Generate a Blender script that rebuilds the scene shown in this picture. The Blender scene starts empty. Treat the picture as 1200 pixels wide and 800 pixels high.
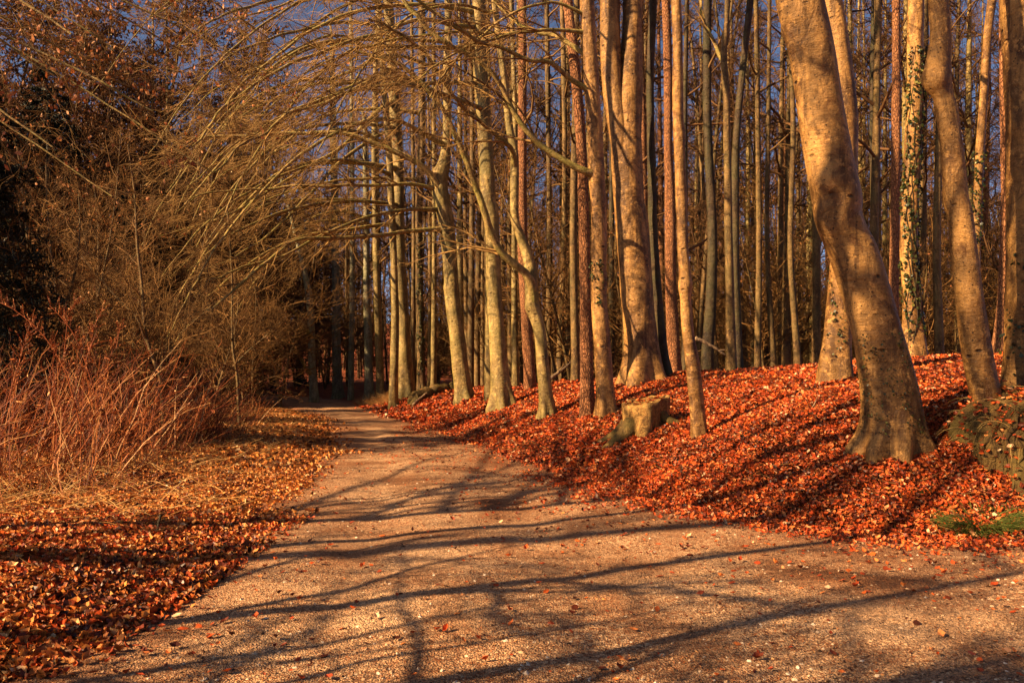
import bpy, math
import numpy as np
from mathutils import Vector

rng = np.random.default_rng(11)
FX, HOR, EYE = 1000.0, 440.0, 1.6          # 30 mm lens on a 1200 px wide frame, horizon row, eye height
SC = bpy.context.scene
COL = SC.collection
R_ = math.radians

# ------------------------------------------------------------------ helpers: objects
def obj(name, me, mat=None, parent=None, loc=None):
    o = bpy.data.objects.new(name, me); COL.objects.link(o)
    if mat is not None and me is not None and not me.materials: me.materials.append(mat)
    if parent is not None: o.parent = parent
    if loc is not None: o.location = loc
    return o

def tag(o, label, cat, group=None, kind=None):
    if label: o['label'] = label
    if cat: o['category'] = cat
    if group: o['group'] = group
    if kind: o['kind'] = kind
    return o

def thing(name, label, cat, loc=(0, 0, 0), group=None, rz=0.0):
    o = obj(name, None, loc=loc); o.rotation_euler.z = rz
    o.empty_display_size = 0.2
    return tag(o, label, cat, group)

def copy_tree(o, loc, rz, s, label=None, group=None):
    c = o.copy(); COL.objects.link(c)
    c.location = loc; c.rotation_euler = (0, 0, rz); c.scale = (s, s, s)
    if label: c['label'] = label
    if group: c['group'] = group
    for ch in list(o.children):
        d = ch.copy(); COL.objects.link(d); d.parent = c
        for g in list(ch.children):
            e = g.copy(); COL.objects.link(e); e.parent = d
    return c

# ------------------------------------------------------------------ helpers: meshes
class MB:
    def __init__(s): s.v = []; s.q = []; s.t = []; s.n = 0
    def add(s, V, Q=None, T=None):
        V = np.asarray(V, float).reshape(-1, 3)
        if Q is not None and len(Q): s.q.append(np.asarray(Q, np.int64).reshape(-1, 4) + s.n)
        if T is not None and len(T): s.t.append(np.asarray(T, np.int64).reshape(-1, 3) + s.n)
        s.v.append(V); s.n += len(V); return s
    def build(s, name, mat=None, parent=None, loc=None, off=(0, 0, 0), smooth=True, attrs=None):
        return obj(name, s.mesh(name, off, smooth, attrs), mat, parent, loc)
    def mesh(s, name, off=(0, 0, 0), smooth=True, attrs=None):
        V = (np.concatenate(s.v) if s.v else np.zeros((0, 3))) - np.asarray(off, float)
        q = np.concatenate(s.q) if s.q else np.zeros((0, 4), np.int64)
        t = np.concatenate(s.t) if s.t else np.zeros((0, 3), np.int64)
        me = bpy.data.meshes.new(name)
        me.vertices.add(len(V)); me.vertices.foreach_set('co', V.astype(np.float32).ravel())
        loops = np.concatenate([q.ravel(), t.ravel()])
        me.loops.add(len(loops)); me.loops.foreach_set('vertex_index', loops.astype(np.int32))
        npoly = len(q) + len(t)
        starts = np.concatenate([np.arange(len(q)) * 4, len(q) * 4 + np.arange(len(t)) * 3])
        me.polygons.add(npoly)
        me.polygons.foreach_set('loop_start', starts.astype(np.int32))
        me.polygons.foreach_set('use_smooth', np.full(npoly, smooth, dtype=bool))
        if attrs:
            for k, a in attrs.items():
                at = me.attributes.new(k, 'FLOAT', 'POINT'); at.data.foreach_set('value', np.asarray(a, np.float32))
        me.update(calc_edges=True); me.validate()
        return me

def nrm(a): return a / np.maximum(np.linalg.norm(a, axis=-1, keepdims=True), 1e-9)

def tubes(mb, P, R, sides=3, cap=False):
    P = np.asarray(P, float); R = np.asarray(R, float)
    if P.ndim == 2: P = P[None]; R = R[None]
    m, n, _ = P.shape
    if m == 0: return
    T = nrm(np.gradient(P, axis=1))
    mean = nrm(P[:, -1] - P[:, 0])
    ref = np.where(np.abs(mean[:, 2:3]) > 0.75, np.array([[1., 0, 0]]), np.array([[0., 0, 1]]))[:, None, :]
    U = nrm(np.cross(T, np.broadcast_to(ref, T.shape))); W = np.cross(T, U)
    a = np.arange(sides) * 2 * math.pi / sides
    ring = P[:, :, None, :] + R[:, :, None, None] * (np.cos(a)[None, None, :, None] * U[:, :, None, :] + np.sin(a)[None, None, :, None] * W[:, :, None, :])
    base = (np.arange(m) * n * sides)[:, None, None]
    i = (np.arange(n - 1) * sides)[None, :, None]; k = np.arange(sides)[None, None, :]; k2 = (k + 1) % sides
    Q = np.stack([base + i + k, base + i + k2, base + i + sides + k2, base + i + sides + k], -1).reshape(-1, 4)
    mb.add(ring.reshape(-1, 3), Q)
    if cap and sides == 4: pass

def grow(S, D, L, n, wander, trop):
    """polylines grown from S along D; trop is a vector or an up amount added every step"""
    S = np.asarray(S, float); m = len(S); d = nrm(np.asarray(D, float)); P = [S]
    tv = np.array([0, 0, trop]) if np.isscalar(trop) else np.asarray(trop)
    st = (np.asarray(L, float) / n)[:, None]
    for _ in range(n):
        d = nrm(d + wander * rng.normal(size=(m, 3)) + tv); P.append(P[-1] + d * st)
    return np.stack(P, 1)

def kids(P, k, t0, t1, a0, a1, bias=None):
    """k children on each parent polyline: start, direction, t, parent index"""
    m, n, _ = P.shape
    t = rng.uniform(t0, t1, size=(m, k)); f = t * (n - 1); i = np.minimum(f.astype(int), n - 2); w = (f - i)[..., None]
    ar = np.arange(m)[:, None]
    S = P[ar, i] * (1 - w) + P[ar, i + 1] * w
    T = nrm(P[ar, i + 1] - P[ar, i])
    perp = rng.normal(size=T.shape)
    if bias is not None: perp = perp + bias
    perp = nrm(perp - T * np.sum(perp * T, -1, keepdims=True))
    an = rng.uniform(a0, a1, size=(m, k))[..., None]
    D = T * np.cos(an) + perp * np.sin(an)
    return S.reshape(-1, 3), D.reshape(-1, 3), t.ravel(), np.repeat(np.arange(m), k)

def taper(r0, r1, n): return r0[:, None] + (r1 - r0)[:, None] * np.linspace(0, 1, n)[None] if np.ndim(r0) else np.linspace(r0, r1, n)

def leaves(mb, P, N, size, aspect=0.6, curl=0.25, simple=False):
    """ovate leaves: P points, N rough normals, size lengths"""
    P = np.asarray(P, float); m = len(P)
    if m == 0: return
    N = nrm(np.asarray(N, float)); h = rng.normal(size=(m, 3)); h = nrm(h - N * np.sum(h * N, -1, keepdims=True)); s = np.cross(N, h)
    L = np.asarray(size, float)[:, None]; Wd = L * aspect * rng.uniform(.75, 1.2, (m, 1)); c = L * curl * rng.uniform(-.6, 1.2, (m, 1))
    if simple:
        V = np.stack([P - h * L * .5, P + s * Wd * .5 + N * c * .3, P + h * L * .5, P - s * Wd * .5 + N * c * .3], 1)
        b = (np.arange(m) * 4)[:, None]
        mb.add(V.reshape(-1, 3), None, np.concatenate([b + np.array([[0, 1, 2]]), b + np.array([[0, 2, 3]])])); return
    V = np.stack([P - h * L * .5 + N * c * .5, P - h * L * .12 + s * Wd * .5 + N * c * .8, P - h * L * .05, P - h * L * .12 - s * Wd * .5 + N * c * .8,
                  P + h * L * .28 + s * Wd * .33 + N * c * .7, P + h * L * .28 - s * Wd * .33 + N * c * .6, P + h * L * .5 + N * c], 1)
    b = (np.arange(m) * 7)[:, None]
    F = [[0, 2, 1], [0, 3, 2], [1, 2, 4], [3, 5, 2], [2, 6, 4], [2, 5, 6]]
    mb.add(V.reshape(-1, 3), None, np.concatenate([b + np.array([f]) for f in F]))

def W(px, py, Y): return np.array([(px - 600.0) / FX * Y, Y, EYE + (HOR - py) / FX * Y])

def smooth_path(pts, n):
    pts = np.asarray(pts, float)
    if len(pts) == 2: pts = np.array([pts[0], (pts[0] + pts[1]) / 2, pts[1]])
    seg = np.linalg.norm(np.diff(pts[:, :3], axis=0), axis=1); u = np.concatenate([[0], np.cumsum(np.maximum(seg, 1e-6))])
    ext = np.concatenate([[2 * pts[0] - pts[1]], pts, [2 * pts[-1] - pts[-2]]])
    out = []
    for x in np.linspace(0, u[-1], n):
        i = min(np.searchsorted(u, x, side='right') - 1, len(pts) - 2); t = (x - u[i]) / (u[i + 1] - u[i])
        p0, p1, p2, p3 = ext[i], ext[i + 1], ext[i + 2], ext[i + 3]
        out.append(.5 * ((2 * p1) + (-p0 + p2) * t + (2 * p0 - 5 * p1 + 4 * p2 - p3) * t * t + (-p0 + 3 * p1 - 3 * p2 + p3) * t ** 3))
    return np.array(out)

# ------------------------------------------------------------------ terrain
RIGHT = np.array([(13, -6), (12, 3), (9.0, 6.2), (6.4, 7.4), (4.7, 8.0), (3.5, 8.4), (2.5, 9.7), (1.75, 10.9), (1.28, 12.8), (.32, 16), (-.8, 20), (-2.67, 26.7), (-5.0, 35.5), (-8.0, 46), (-11.4, 57), (-16, 66), (-24, 76), (-40, 88)], float)
LEFT = np.array([(-2.6, -6), (-2.65, 3), (-2.68, 4.8), (-2.68, 5.9), (-2.88, 8), (-3.1, 10), (-3.45, 13.3), (-4.2, 18.8), (-5.45, 25.4), (-7.5, 32), (-10.2, 40), (-13.5, 48), (-17.5, 56), (-24, 64), (-34, 72), (-50, 80)], float)
RS, LS = smooth_path(RIGHT, 260), smooth_path(LEFT, 260)
def xr(y): return np.interp(y, RS[:, 1], RS[:, 0])
def xl(y): return np.interp(y, LS[:, 1], LS[:, 0])
def dist_to(poly, x, y):
    x = np.asarray(x, float).ravel(); y = np.asarray(y, float).ravel(); out = np.full(x.shape, 1e9)
    for a, b in zip(poly[:-1:2], poly[2::2]):
        d = b - a; t = np.clip(((x - a[0]) * d[0] + (y - a[1]) * d[1]) / (d @ d), 0, 1)
        out = np.minimum(out, np.hypot(x - a[0] - t * d[0], y - a[1] - t * d[1]))
    return out
_ph = rng.uniform(0, 6.28, (14, 2)); _fr = rng.uniform(.25, 2.6, 14); _an = rng.uniform(0, 6.28, 14)
def bumps(x, y, f=1.0):
    z = 0
    for i in range(14):
        z = z + np.sin((x * math.cos(_an[i]) + y * math.sin(_an[i])) * _fr[i] * f + _ph[i, 0]) / (1 + _fr[i] * 1.5)
    return z / 5
def ground(x, y):
    x = np.asarray(x, float); y = np.asarray(y, float); sh = np.broadcast(x, y).shape
    x = np.broadcast_to(x, sh).ravel(); y = np.broadcast_to(y, sh).ravel()
    dr = dist_to(RS, x, y) * np.where(x > xr(y), 1, -1); dl = dist_to(LS, x, y) * np.where(x < xl(y), 1, -1)
    sl = np.interp(y, [5, 10, 12, 15, 20, 25, 32, 45, 60], [.40, .46, .40, .36, .36, .40, .46, .40, .3])
    H = np.interp(y, [5, 10, 14, 19, 24, 30, 40, 60, 90], [1.7, 2.1, 2.15, 2.1, 1.75, 1.25, 1.0, .9, 1.0])
    d = np.maximum(dr, 0); q = d * sl / H
    bank = H * q / (1 + q ** 3.2) ** (1 / 3.2)
    toe = np.exp(-(d / .5) ** 2) * .0
    left = .10 * (1 - np.exp(-np.maximum(dl, 0) / .7)) + .02 * np.clip(dl - 3, 0, 30)
    off = np.maximum(dr, dl)
    inside = np.clip(-off / .5, 0, 1); z = bank + left - toe - .07 * inside * inside * (3 - 2 * inside)
    amp = np.clip(off / 1.2, 0, 1)
    z = z + amp * (.13 * bumps(x, y) + .05 * bumps(x + 40, y, 2.6))
    rise = np.clip((y - 92) / 80, 0, 1); z = z + 11 * rise * rise * (3 - 2 * rise)
    z = z + .30 * np.exp(-(((x - 5.95) / .8) ** 2 + ((y - 9.9) / .75) ** 2)) - .28 * np.exp(-(((x + 6.3) / .55) ** 2 + ((y - 11.0) / .5) ** 2))
    return z.reshape(sh)
def g1(x, y): return float(ground(np.array([x]), np.array([y]))[0])
def hit(px, py, y0=5.0, y1=70.0):
    """depth at which the ray through a base pixel meets the ground"""
    Y = np.linspace(y0, y1, 700); X = (px - 600) / FX * Y; dz = EYE + (HOR - py) / FX * Y - ground(X, Y)
    i = np.nonzero(dz <= 0)[0]
    return float(Y[i[0]]) if len(i) else None

# ------------------------------------------------------------------ materials
class NT:
    def __init__(s, name):
        s.m = bpy.data.materials.new(name); s.m.use_nodes = True; s.t = s.m.node_tree; s.t.nodes.clear()
        s.out = s.n('ShaderNodeOutputMaterial'); s.b = s.n('ShaderNodeBsdfPrincipled'); s.l(s.b.outputs[0], s.out.inputs[0])
        s.b.inputs['Roughness'].default_value = .8; s.b.inputs['Specular IOR Level'].default_value = .25
        s.tc = s.n('ShaderNodeTexCoord')
    def n(s, k, **kw):
        x = s.t.nodes.new(k)
        for a, v in kw.items(): setattr(x, a, v)
        return x
    def l(s, a, b): s.t.links.new(a, b)
    def co(s, scale=(1, 1, 1), src='Object'):
        m = s.n('ShaderNodeMapping'); m.inputs['Scale'].default_value = scale; s.l(s.tc.outputs[src], m.inputs[0]); return m.outputs[0]
    def noise(s, sc, det=4, rough=.55, co=None, dist=0.0):
        x = s.n('ShaderNodeTexNoise'); x.inputs['Scale'].default_value = sc; x.inputs['Detail'].default_value = det; x.inputs['Roughness'].default_value = rough; x.inputs['Distortion'].default_value = dist
        s.l(co if co is not None else s.tc.outputs['Object'], x.inputs['Vector']); return x.outputs['Fac']
    def vor(s, sc, co=None, feat='F1', out='Distance', rnd=1.0):
        x = s.n('ShaderNodeTexVoronoi', feature=feat); x.inputs['Scale'].default_value = sc; x.inputs['Randomness'].default_value = rnd
        s.l(co if co is not None else s.tc.outputs['Object'], x.inputs['Vector']); return x.outputs[out]
    def ramp(s, fac, stops, interp='LINEAR'):
        r = s.n('ShaderNodeValToRGB'); r.color_ramp.interpolation = interp; e = r.color_ramp.elements
        while len(e) < len(stops): e.new(.5)
        for k, (p, c) in zip(e, stops):
            k.position = p; k.color = (*c, 1) if len(np.shape(c)) and len(c) == 3 else ((c, c, c, 1) if np.isscalar(c) else c)
        s.l(fac, r.inputs[0]); return r.outputs[0]
    def mix(s, f, a, b, mode='MIX'):
        x = s.n('ShaderNodeMix', data_type='RGBA', blend_type=mode)
        for v, i in ((f, 0), (a, 6), (b, 7)):
            if hasattr(v, 'default_value'): s.l(v, x.inputs[i])
            elif i == 0: x.inputs[0].default_value = v
            else: x.inputs[i].default_value = (*v, 1)
        return x.outputs[2]
    def math(s, op, a, b=0.0):
        x = s.n('ShaderNodeMath', operation=op)
        for v, i in ((a, 0), (b, 1)):
            if hasattr(v, 'default_value'): s.l(v, x.inputs[i])
            else: x.inputs[i].default_value = v
        return x.outputs[0]
    def bump(s, h, strength=.5, dist=.02):
        x = s.n('ShaderNodeBump'); x.inputs['Strength'].default_value = strength; x.inputs['Distance'].default_value = dist; s.l(h, x.inputs['Height']); s.l(x.outputs[0], s.b.inputs['Normal'])
    def color(s, c):
        if hasattr(c, 'default_value'): s.l(c, s.b.inputs['Base Color'])
        else: s.b.inputs['Base Color'].default_value = (*c, 1)
    def hsv(s, c, h=None, v=None, sat=None):
        x = s.n('ShaderNodeHueSaturation'); s.l(c, x.inputs['Color'])
        for k, val in (('Hue', h), ('Value', v), ('Saturation', sat)):
            if val is not None: s.l(val, x.inputs[k])
        return x.outputs[0]
    def mr(s, f, a, b):
        x = s.n('ShaderNodeMapRange'); x.inputs['To Min'].default_value = a; x.inputs['To Max'].default_value = b; s.l(f, x.inputs[0]); return x.outputs[0]

def bark(name, lo, hi, dark, moss=None, moss_amt=.0, spots=True, scale=1.0, gloss=.62, spec=.25):
    t = NT(name)
    n1 = t.noise(1.6 * scale, 6, .6, t.co((1, 1, .55)), .6)
    c = t.ramp(n1, [(.30, lo), (.62, hi)])
    streak = t.ramp(t.noise(5 * scale, 4, .6, t.co((1, 1, .10))), [(.38, .55), (.56, 1.0)])
    c = t.mix(.75, c, streak, 'MULTIPLY')
    band = t.noise(7 * scale, 5, .65, t.co((.55, .55, 2.2)), .8)
    c = t.mix(.35, c, t.ramp(band, [(.36, .5), (.52, 1.0)]), 'MULTIPLY')
    blot = t.noise(3.4 * scale, 7, .68, t.co((1, 1, .8)), 1.2)
    c = t.mix(.85, c, t.ramp(blot, [(.37, (.30, .20, .13)), (.50, (1, 1, 1)), (.66, (1.12, 1.08, .98))]), 'MULTIPLY')
    ln = t.noise(4.5 * scale, 5, .6, t.co((.6, .6, 3.5)), .5)
    lnm = t.math('MULTIPLY', t.ramp(ln, [(.485, 0.0), (.5, 1.0), (.515, 0.0)]), t.ramp(t.noise(2.7 * scale, 3), [(.48, 0.0), (.6, .8)]))
    c = t.mix(lnm, c, dark)
    stain = t.math('MULTIPLY', t.ramp(t.noise(3.0 * scale, 6, .7, t.co((1, 1, .16)), 1.0), [(.49, 0.0), (.58, 1.0)]), .75); c = t.mix(stain, c, tuple(.5 * l for l in lo))
    plate = t.math('MULTIPLY', t.ramp(t.noise(5.2 * scale, 8, .75, t.co((1, 1, 1.2)), .4), [(.56, 0.0), (.60, 1.0)]), .22); c = t.mix(plate, c, (hi[0] * 1.35, hi[1] * 1.45, hi[2] * 1.8))
    fine = t.noise(60 * scale, 4, .7)
    c = t.mix(.5, c, t.ramp(fine, [(.32, .55), (.55, 1.05)]), 'MULTIPLY')
    eye = t.vor(3.2 * scale, t.co((1, 1, 1.9)))
    eyem = t.math('MULTIPLY', t.ramp(eye, [(.06, 1.0), (.15, 0.0)]), t.ramp(t.noise(2.3 * scale, 2), [(.44, 0.0), (.54, 1.0)]))
    if spots:
        c = t.mix(eyem, c, dark)
        sp = t.ramp(t.vor(19 * scale), [(.14, 1.0), (.24, 0.0)]); spm = t.math('MULTIPLY', sp, t.ramp(t.noise(3.5 * scale, 3), [(.44, 0.0), (.56, .9)]))
        c = t.mix(spm, c, dark)
        li = t.math('MULTIPLY', t.ramp(t.noise(9 * scale, 5, .7), [(.56, 0.0), (.64, 1.0)]), .45)
        c = t.mix(li, c, tuple(min(.75, h * 1.5) for h in hi))
    if moss:
        mm = t.math('MULTIPLY', t.ramp(t.noise(1.1 * scale, 6, .65), [(.42, 0.0), (.6, 1.0)]), moss_amt); c = t.mix(mm, c, moss)
    oi = t.n('ShaderNodeObjectInfo')
    c = t.hsv(c, v=t.mr(oi.outputs['Random'], .82, 1.12)); t.color(c)
    h = t.math('ADD', t.math('MULTIPLY', band, .7), t.math('ADD', t.math('MULTIPLY', fine, .25), t.math('MULTIPLY', eyem, -.8)))
    t.bump(t.math('ADD', h, t.math('MULTIPLY', blot, 1.2)), 1.0, .035); t.b.inputs['Roughness'].default_value = gloss; t.b.inputs['Specular IOR Level'].default_value = spec
    return t.m

def plated(name, a, b, crack):
    t = NT(name); co = t.co((1, 1, .32))
    v = t.vor(27, co, 'DISTANCE_TO_EDGE'); cellc = t.vor(27, co, 'F1', 'Color')
    c = t.mix(t.ramp(cellc, [(0, 0.0), (1, 1.0)]), a, b)
    c = t.mix(t.ramp(v, [(.0, 1.0), (.13, 0.0)]), c, crack)
    c = t.mix(.6, c, t.ramp(t.noise(30, 5, .7), [(.3, .5), (.6, 1.1)]), 'MULTIPLY'); t.color(c)
    t.bump(t.math('ADD', t.ramp(v, [(0, 0.0), (.2, 1.0)]), t.math('MULTIPLY', t.noise(40, 4), .4)), .9, .03)
    return t.m

def twig_mat(name, a, b, sc=1.5):
    t = NT(name); c = t.ramp(t.noise(sc, 3), [(.35, a), (.65, b)])
    gi = t.n('ShaderNodeNewGeometry'); c = t.hsv(c, v=t.mr(gi.outputs['Random Per Island'], .65, 1.25)); t.color(c); return t.m

def leaf_mat(name, stops, rough=.55, trans=.0):
    t = NT(name); gi = t.n('ShaderNodeNewGeometry'); c = t.ramp(gi.outputs['Random Per Island'], stops)
    c = t.mix(.35, c, t.ramp(t.noise(45, 2), [(.35, .55), (.65, 1.1)]), 'MULTIPLY'); t.color(c)
    t.b.inputs['Roughness'].default_value = rough
    if trans:
        tr = t.n('ShaderNodeBsdfTranslucent'); t.l(c, tr.inputs[0]); mx = t.n('ShaderNodeMixShader'); mx.inputs[0].default_value = trans
        t.l(t.b.outputs[0], mx.inputs[1]); t.l(tr.outputs[0], mx.inputs[2]); t.l(mx.outputs[0], t.out.inputs[0])
    return t.m

M = {}
M['bark_warm'] = bark('beech_bark_warm', (.115, .046, .010), (.46, .245, .070), (.022, .009, .004), gloss=.52, spec=.3)
M['bark_pale'] = bark('beech_bark_pale', (.16, .10, .03), (.46, .32, .105), (.05, .03, .012), (.12, .10, .022), .6, gloss=.55, spec=.3)
M['bark_slim'] = bark('slim_bark', (.075, .040, .014), (.25, .145, .05), (.06, .035, .018), (.12, .10, .03), .4, scale=1.4)  # darkened so that shade behind the row sits in the bark colour
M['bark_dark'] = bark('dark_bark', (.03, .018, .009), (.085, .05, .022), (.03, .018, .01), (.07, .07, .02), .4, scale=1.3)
M['bark_grey'] = bark('grey_bark', (.20, .17, .11), (.38, .34, .22), (.06, .05, .03), (.12, .13, .04), .5)
M['pine'] = plated('pine_bark', (.26, .10, .04), (.38, .17, .07), (.09, .035, .015))
M['twig'] = twig_mat('twig', (.08, .042, .013), (.20, .11, .035))
M['twig_gold'] = twig_mat('young_twig', (.065, .03, .008), (.23, .115, .03))
M['limb_twig'] = twig_mat('limb_twig', (.11, .055, .016), (.34, .195, .058))
M['twig_far'] = twig_mat('far_twig', (.06, .027, .009), (.15, .072, .024))  # background twigs darkened; deep shade of the wood put into the colour
M['limb'] = bark('limb_bark', (.26, .16, .05), (.52, .35, .12), (.07, .04, .02), (.20, .19, .03), .6, scale=2)
M['beech_leaf'] = leaf_mat('dry_beech_leaf', [(0, (.22, .06, .02)), (.4, (.40, .13, .035)), (.75, (.50, .22, .08)), (1, (.55, .30, .16))], trans=.3)
M['brown_leaf'] = leaf_mat('brown_beech_leaf', [(0, (.05, .018, .006)), (.6, (.17, .06, .016)), (1, (.32, .13, .035))], trans=.2)
M['litter'] = leaf_mat('leaf_litter', [(0, (.045, .012, .006)), (.22, (.17, .03, .010)), (.5, (.44, .060, .012)), (.78, (.62, .115, .020)), (.93, (.70, .24, .06)), (1, (.72, .48, .28))], trans=.12)
M['litter_left'] = leaf_mat('leaf_litter_ochre', [(0, (.05, .015, .006)), (.25, (.27, .07, .014)), (.55, (.55, .165, .030)), (.85, (.68, .27, .055)), (1, (.74, .48, .22))], trans=.12)
M['ivy'] = leaf_mat('ivy_leaf', [(0, (.008, .013, .004)), (.6, (.022, .032, .007)), (.9, (.07, .07, .015)), (1, (.2, .18, .05))], .35)
M['spruce'] = leaf_mat('spruce_needle', [(0, (.006, .008, .004)), (.7, (.014, .018, .008)), (1, (.03, .03, .012))])
M['grass_green'] = leaf_mat('grass_green', [(0, (.03, .05, .008)), (.6, (.09, .12, .02)), (1, (.25, .22, .06))], trans=.2)
M['grass_dry'] = leaf_mat('grass_dry', [(0, (.22, .09, .025)), (.5, (.52, .26, .07)), (1, (.70, .46, .19))], trans=.2)
M['grass_olive'] = leaf_mat('grass_olive', [(0, (.05, .03, .01)), (.6, (.16, .10, .025)), (1, (.40, .25, .08))])
M['under'] = leaf_mat('dry_stalks', [(0, (.04, .010, .004)), (.5, (.24, .05, .012)), (.8, (.48, .14, .03)), (.93, (.56, .26, .09)), (1, (.70, .45, .22))], trans=.1)
M['moss'] = bark('mossy_wood', (.09, .05, .014), (.24, .14, .035), (.04, .022, .01), (.11, .085, .018), .6, spots=False, scale=2)
M['wood_cut'] = bark('old_cut_wood', (.20, .085, .022), (.62, .35, .10), (.04, .02, .01), (.10, .065, .015), .35, scale=3)
M['dead_wood'] = bark('dead_wood', (.30, .18, .09), (.56, .40, .24), (.08, .05, .03), scale=4, spots=False)
M['log_grey'] = bark('weathered_wood', (.20, .18, .15), (.55, .50, .44), (.05, .04, .03), scale=4, spots=False)

def floor_material():
    t = NT('forest_floor_mat')
    co = t.co((1, 1, 1)); wob = t.noise(9, 3)
    cell = t.vor(17, None, 'F1', 'Color'); cell2 = t.vor(26, None, 'F1', 'Color'); d = t.vor(17, None, 'F1', 'Distance'); d2 = t.vor(26)
    sep = t.n('ShaderNodeSeparateColor'); t.l(cell, sep.inputs[0]); sep2 = t.n('ShaderNodeSeparateColor'); t.l(cell2, sep2.inputs[0])
    st = [(0, (.04, .012, .005)), (.35, (.16, .03, .01)), (.65, (.32, .06, .014)), (.9, (.46, .13, .03)), (1, (.5, .26, .1))]
    c = t.mix(t.ramp(wob, [(.45, 0.0), (.55, 1.0)]), t.ramp(sep.outputs[0], st), t.ramp(sep2.outputs[1], st))
    c = t.mix(.55, c, t.ramp(t.noise(2.0, 5, .6), [(.3, .45), (.6, 1.05)]), 'MULTIPLY')
    at = t.n('ShaderNodeAttribute', attribute_name='west'); st2 = t.hsv(c); st2n = st2.node; st2n.inputs['Hue'].default_value = .525; st2n.inputs['Value'].default_value = 1.2
    t.color(t.mix(at.outputs['Fac'], c, st2))
    t.bump(t.math('ADD', t.math('ADD', d, d2), t.math('MULTIPLY', t.noise(40, 4), .8)), 1.0, .05); t.b.inputs['Roughness'].default_value = .9
    return t.m

def path_material():
    t = NT('gravel_path_mat')
    big = t.noise(.9, 6, .6, t.co((1, .6, 1)), .5)
    c = t.ramp(big, [(.32, (.25, .105, .042)), (.60, (.64, .39, .21))])
    grit = t.vor(75, None, 'F1', 'Color'); s = t.n('ShaderNodeSeparateColor'); t.l(grit, s.inputs[0])
    c = t.mix(.85, c, t.ramp(s.outputs[0], [(0, .15), (.22, .5), (.55, 1.0), (.9, 1.25), (1, 1.7)]), 'MULTIPLY')
    grit2 = t.vor(190, None, 'F1', 'Color'); s2 = t.n('ShaderNodeSeparateColor'); t.l(grit2, s2.inputs[0])
    c = t.mix(.7, c, t.ramp(s2.outputs[0], [(0, .4), (.5, .95), (1, 1.35)]), 'MULTIPLY')
    crumb = t.math('MULTIPLY', t.ramp(t.noise(38, 3, .7), [(.50, 0.0), (.56, 1.0)]), t.ramp(t.noise(1.1, 6, .68, t.co((.55, 1.3, 1)), .8), [(.36, 0.15), (.54, 1.0)]))
    c = t.mix(crumb, c, (.23, .085, .032))
    at = t.n('ShaderNodeAttribute', attribute_name='edge')
    e = t.math('MULTIPLY', at.outputs['Fac'], t.ramp(t.noise(5, 6, .7), [(.3, .35), (.6, 1.0)]))
    c = t.mix(e, c, t.mix(t.noise(22, 4, .7), (.09, .03, .012), (.32, .11, .04)))
    t.color(c); t.b.inputs['Roughness'].default_value = .9
    h = t.math('ADD', t.math('MULTIPLY', t.noise(14, 6, .7), 1.0), t.math('ADD', t.math('MULTIPLY', t.vor(75), .5), t.math('MULTIPLY', t.noise(3.0, 4), 1.6)))
    t.bump(h, .9, .035)
    return t.m

# ------------------------------------------------------------------ ground sheet and path
def axis(a, b, step, lo, hi, k):
    mid = np.arange(a, b + 1e-6, step)
    left = a - np.cumsum(step * 1.22 ** np.arange(1, 60)); left = left[left > lo]
    right = b + np.cumsum(step * 1.16 ** np.arange(1, 80)); right = right[right < hi]
    return np.concatenate([[lo], left[::-1], mid, right, [hi]])
gx = axis(-9, 12, .16, -260, 260, 0); gy = axis(3.5, 28, .16, -60, 420, 0)
X, Y = np.meshgrid(gx, gy); Z = ground(X, Y); ny, nx = X.shape
mb = MB(); i = np.arange(ny - 1)[:, None] * nx + np.arange(nx - 1)[None]
mb.add(np.stack([X, Y, Z], -1), np.stack([i, i + 1, i + nx + 1, i + nx], -1))
fl = mb.build('forest_floor', floor_material(), attrs={'west': np.clip((xl(Y) + .8 - X) / .8, 0, 1).ravel()}); tag(fl, None, None, kind='structure')
fl['label'] = 'forest floor and bank covered in red fallen leaves'

ys = np.concatenate([np.arange(-5.5, 3, .5), np.arange(3, 26, .12), np.arange(26, 78, .5)]); u = np.linspace(0, 1, 61)
jl = .16 * np.sin(ys * 2.1) + .12 * np.sin(ys * 5.3 + 1) + .05 * np.sin(ys * 11 + 2); jr = .18 * np.sin(ys * 1.7 + 2) + .12 * np.sin(ys * 4.7) + .05 * np.sin(ys * 12.3)
PX = (xl(ys) - .25 + jl)[:, None] * (1 - u) + (xr(ys) + .3 + jr)[:, None] * u; PY = np.broadcast_to(ys[:, None], PX.shape)
eL = PX - xl(PY); eR = xr(PY) - PX; ed = np.minimum(eL, eR)
def path_raw(x, y):
    e = np.minimum(dist_to(LS, x, y) * np.sign(np.ravel(x - xl(y))), dist_to(RS, x, y) * np.sign(np.ravel(xr(y) - x))).reshape(np.shape(x))
    q = np.clip((e + .3) / .55, 0, 1); q = q * q * (3 - 2 * q)
    z = -.02 + .055 * q - .05 * (1 - q) ** 2 + q * (.030 * bumps(x, y, .9) + .016 * bumps(x + 9, y, 3.0))
    for off, dep in ((.33, .03), (.70, .025)):
        z = z - dep * q * np.exp(-((x - xl(y) - off * np.minimum(xr(y) - xl(y), 4.6)) / .3) ** 2)
    return z, e
PZ, eu = path_raw(PX, PY)
def path_z(x, y): return path_raw(x, y)[0] - .002
mb = MB(); ny, nx = PX.shape; i = np.arange(ny - 1)[:, None] * nx + np.arange(nx - 1)[None]
mb.add(np.stack([PX, PY, PZ], -1), np.stack([i, i + 1, i + nx + 1, i + nx], -1))
edge = np.clip(1 - (eu - .0) / np.where(PX > (xl(PY) + xr(PY)) / 2, 2.0, 1.1), 0, 1) ** 1.1
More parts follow.
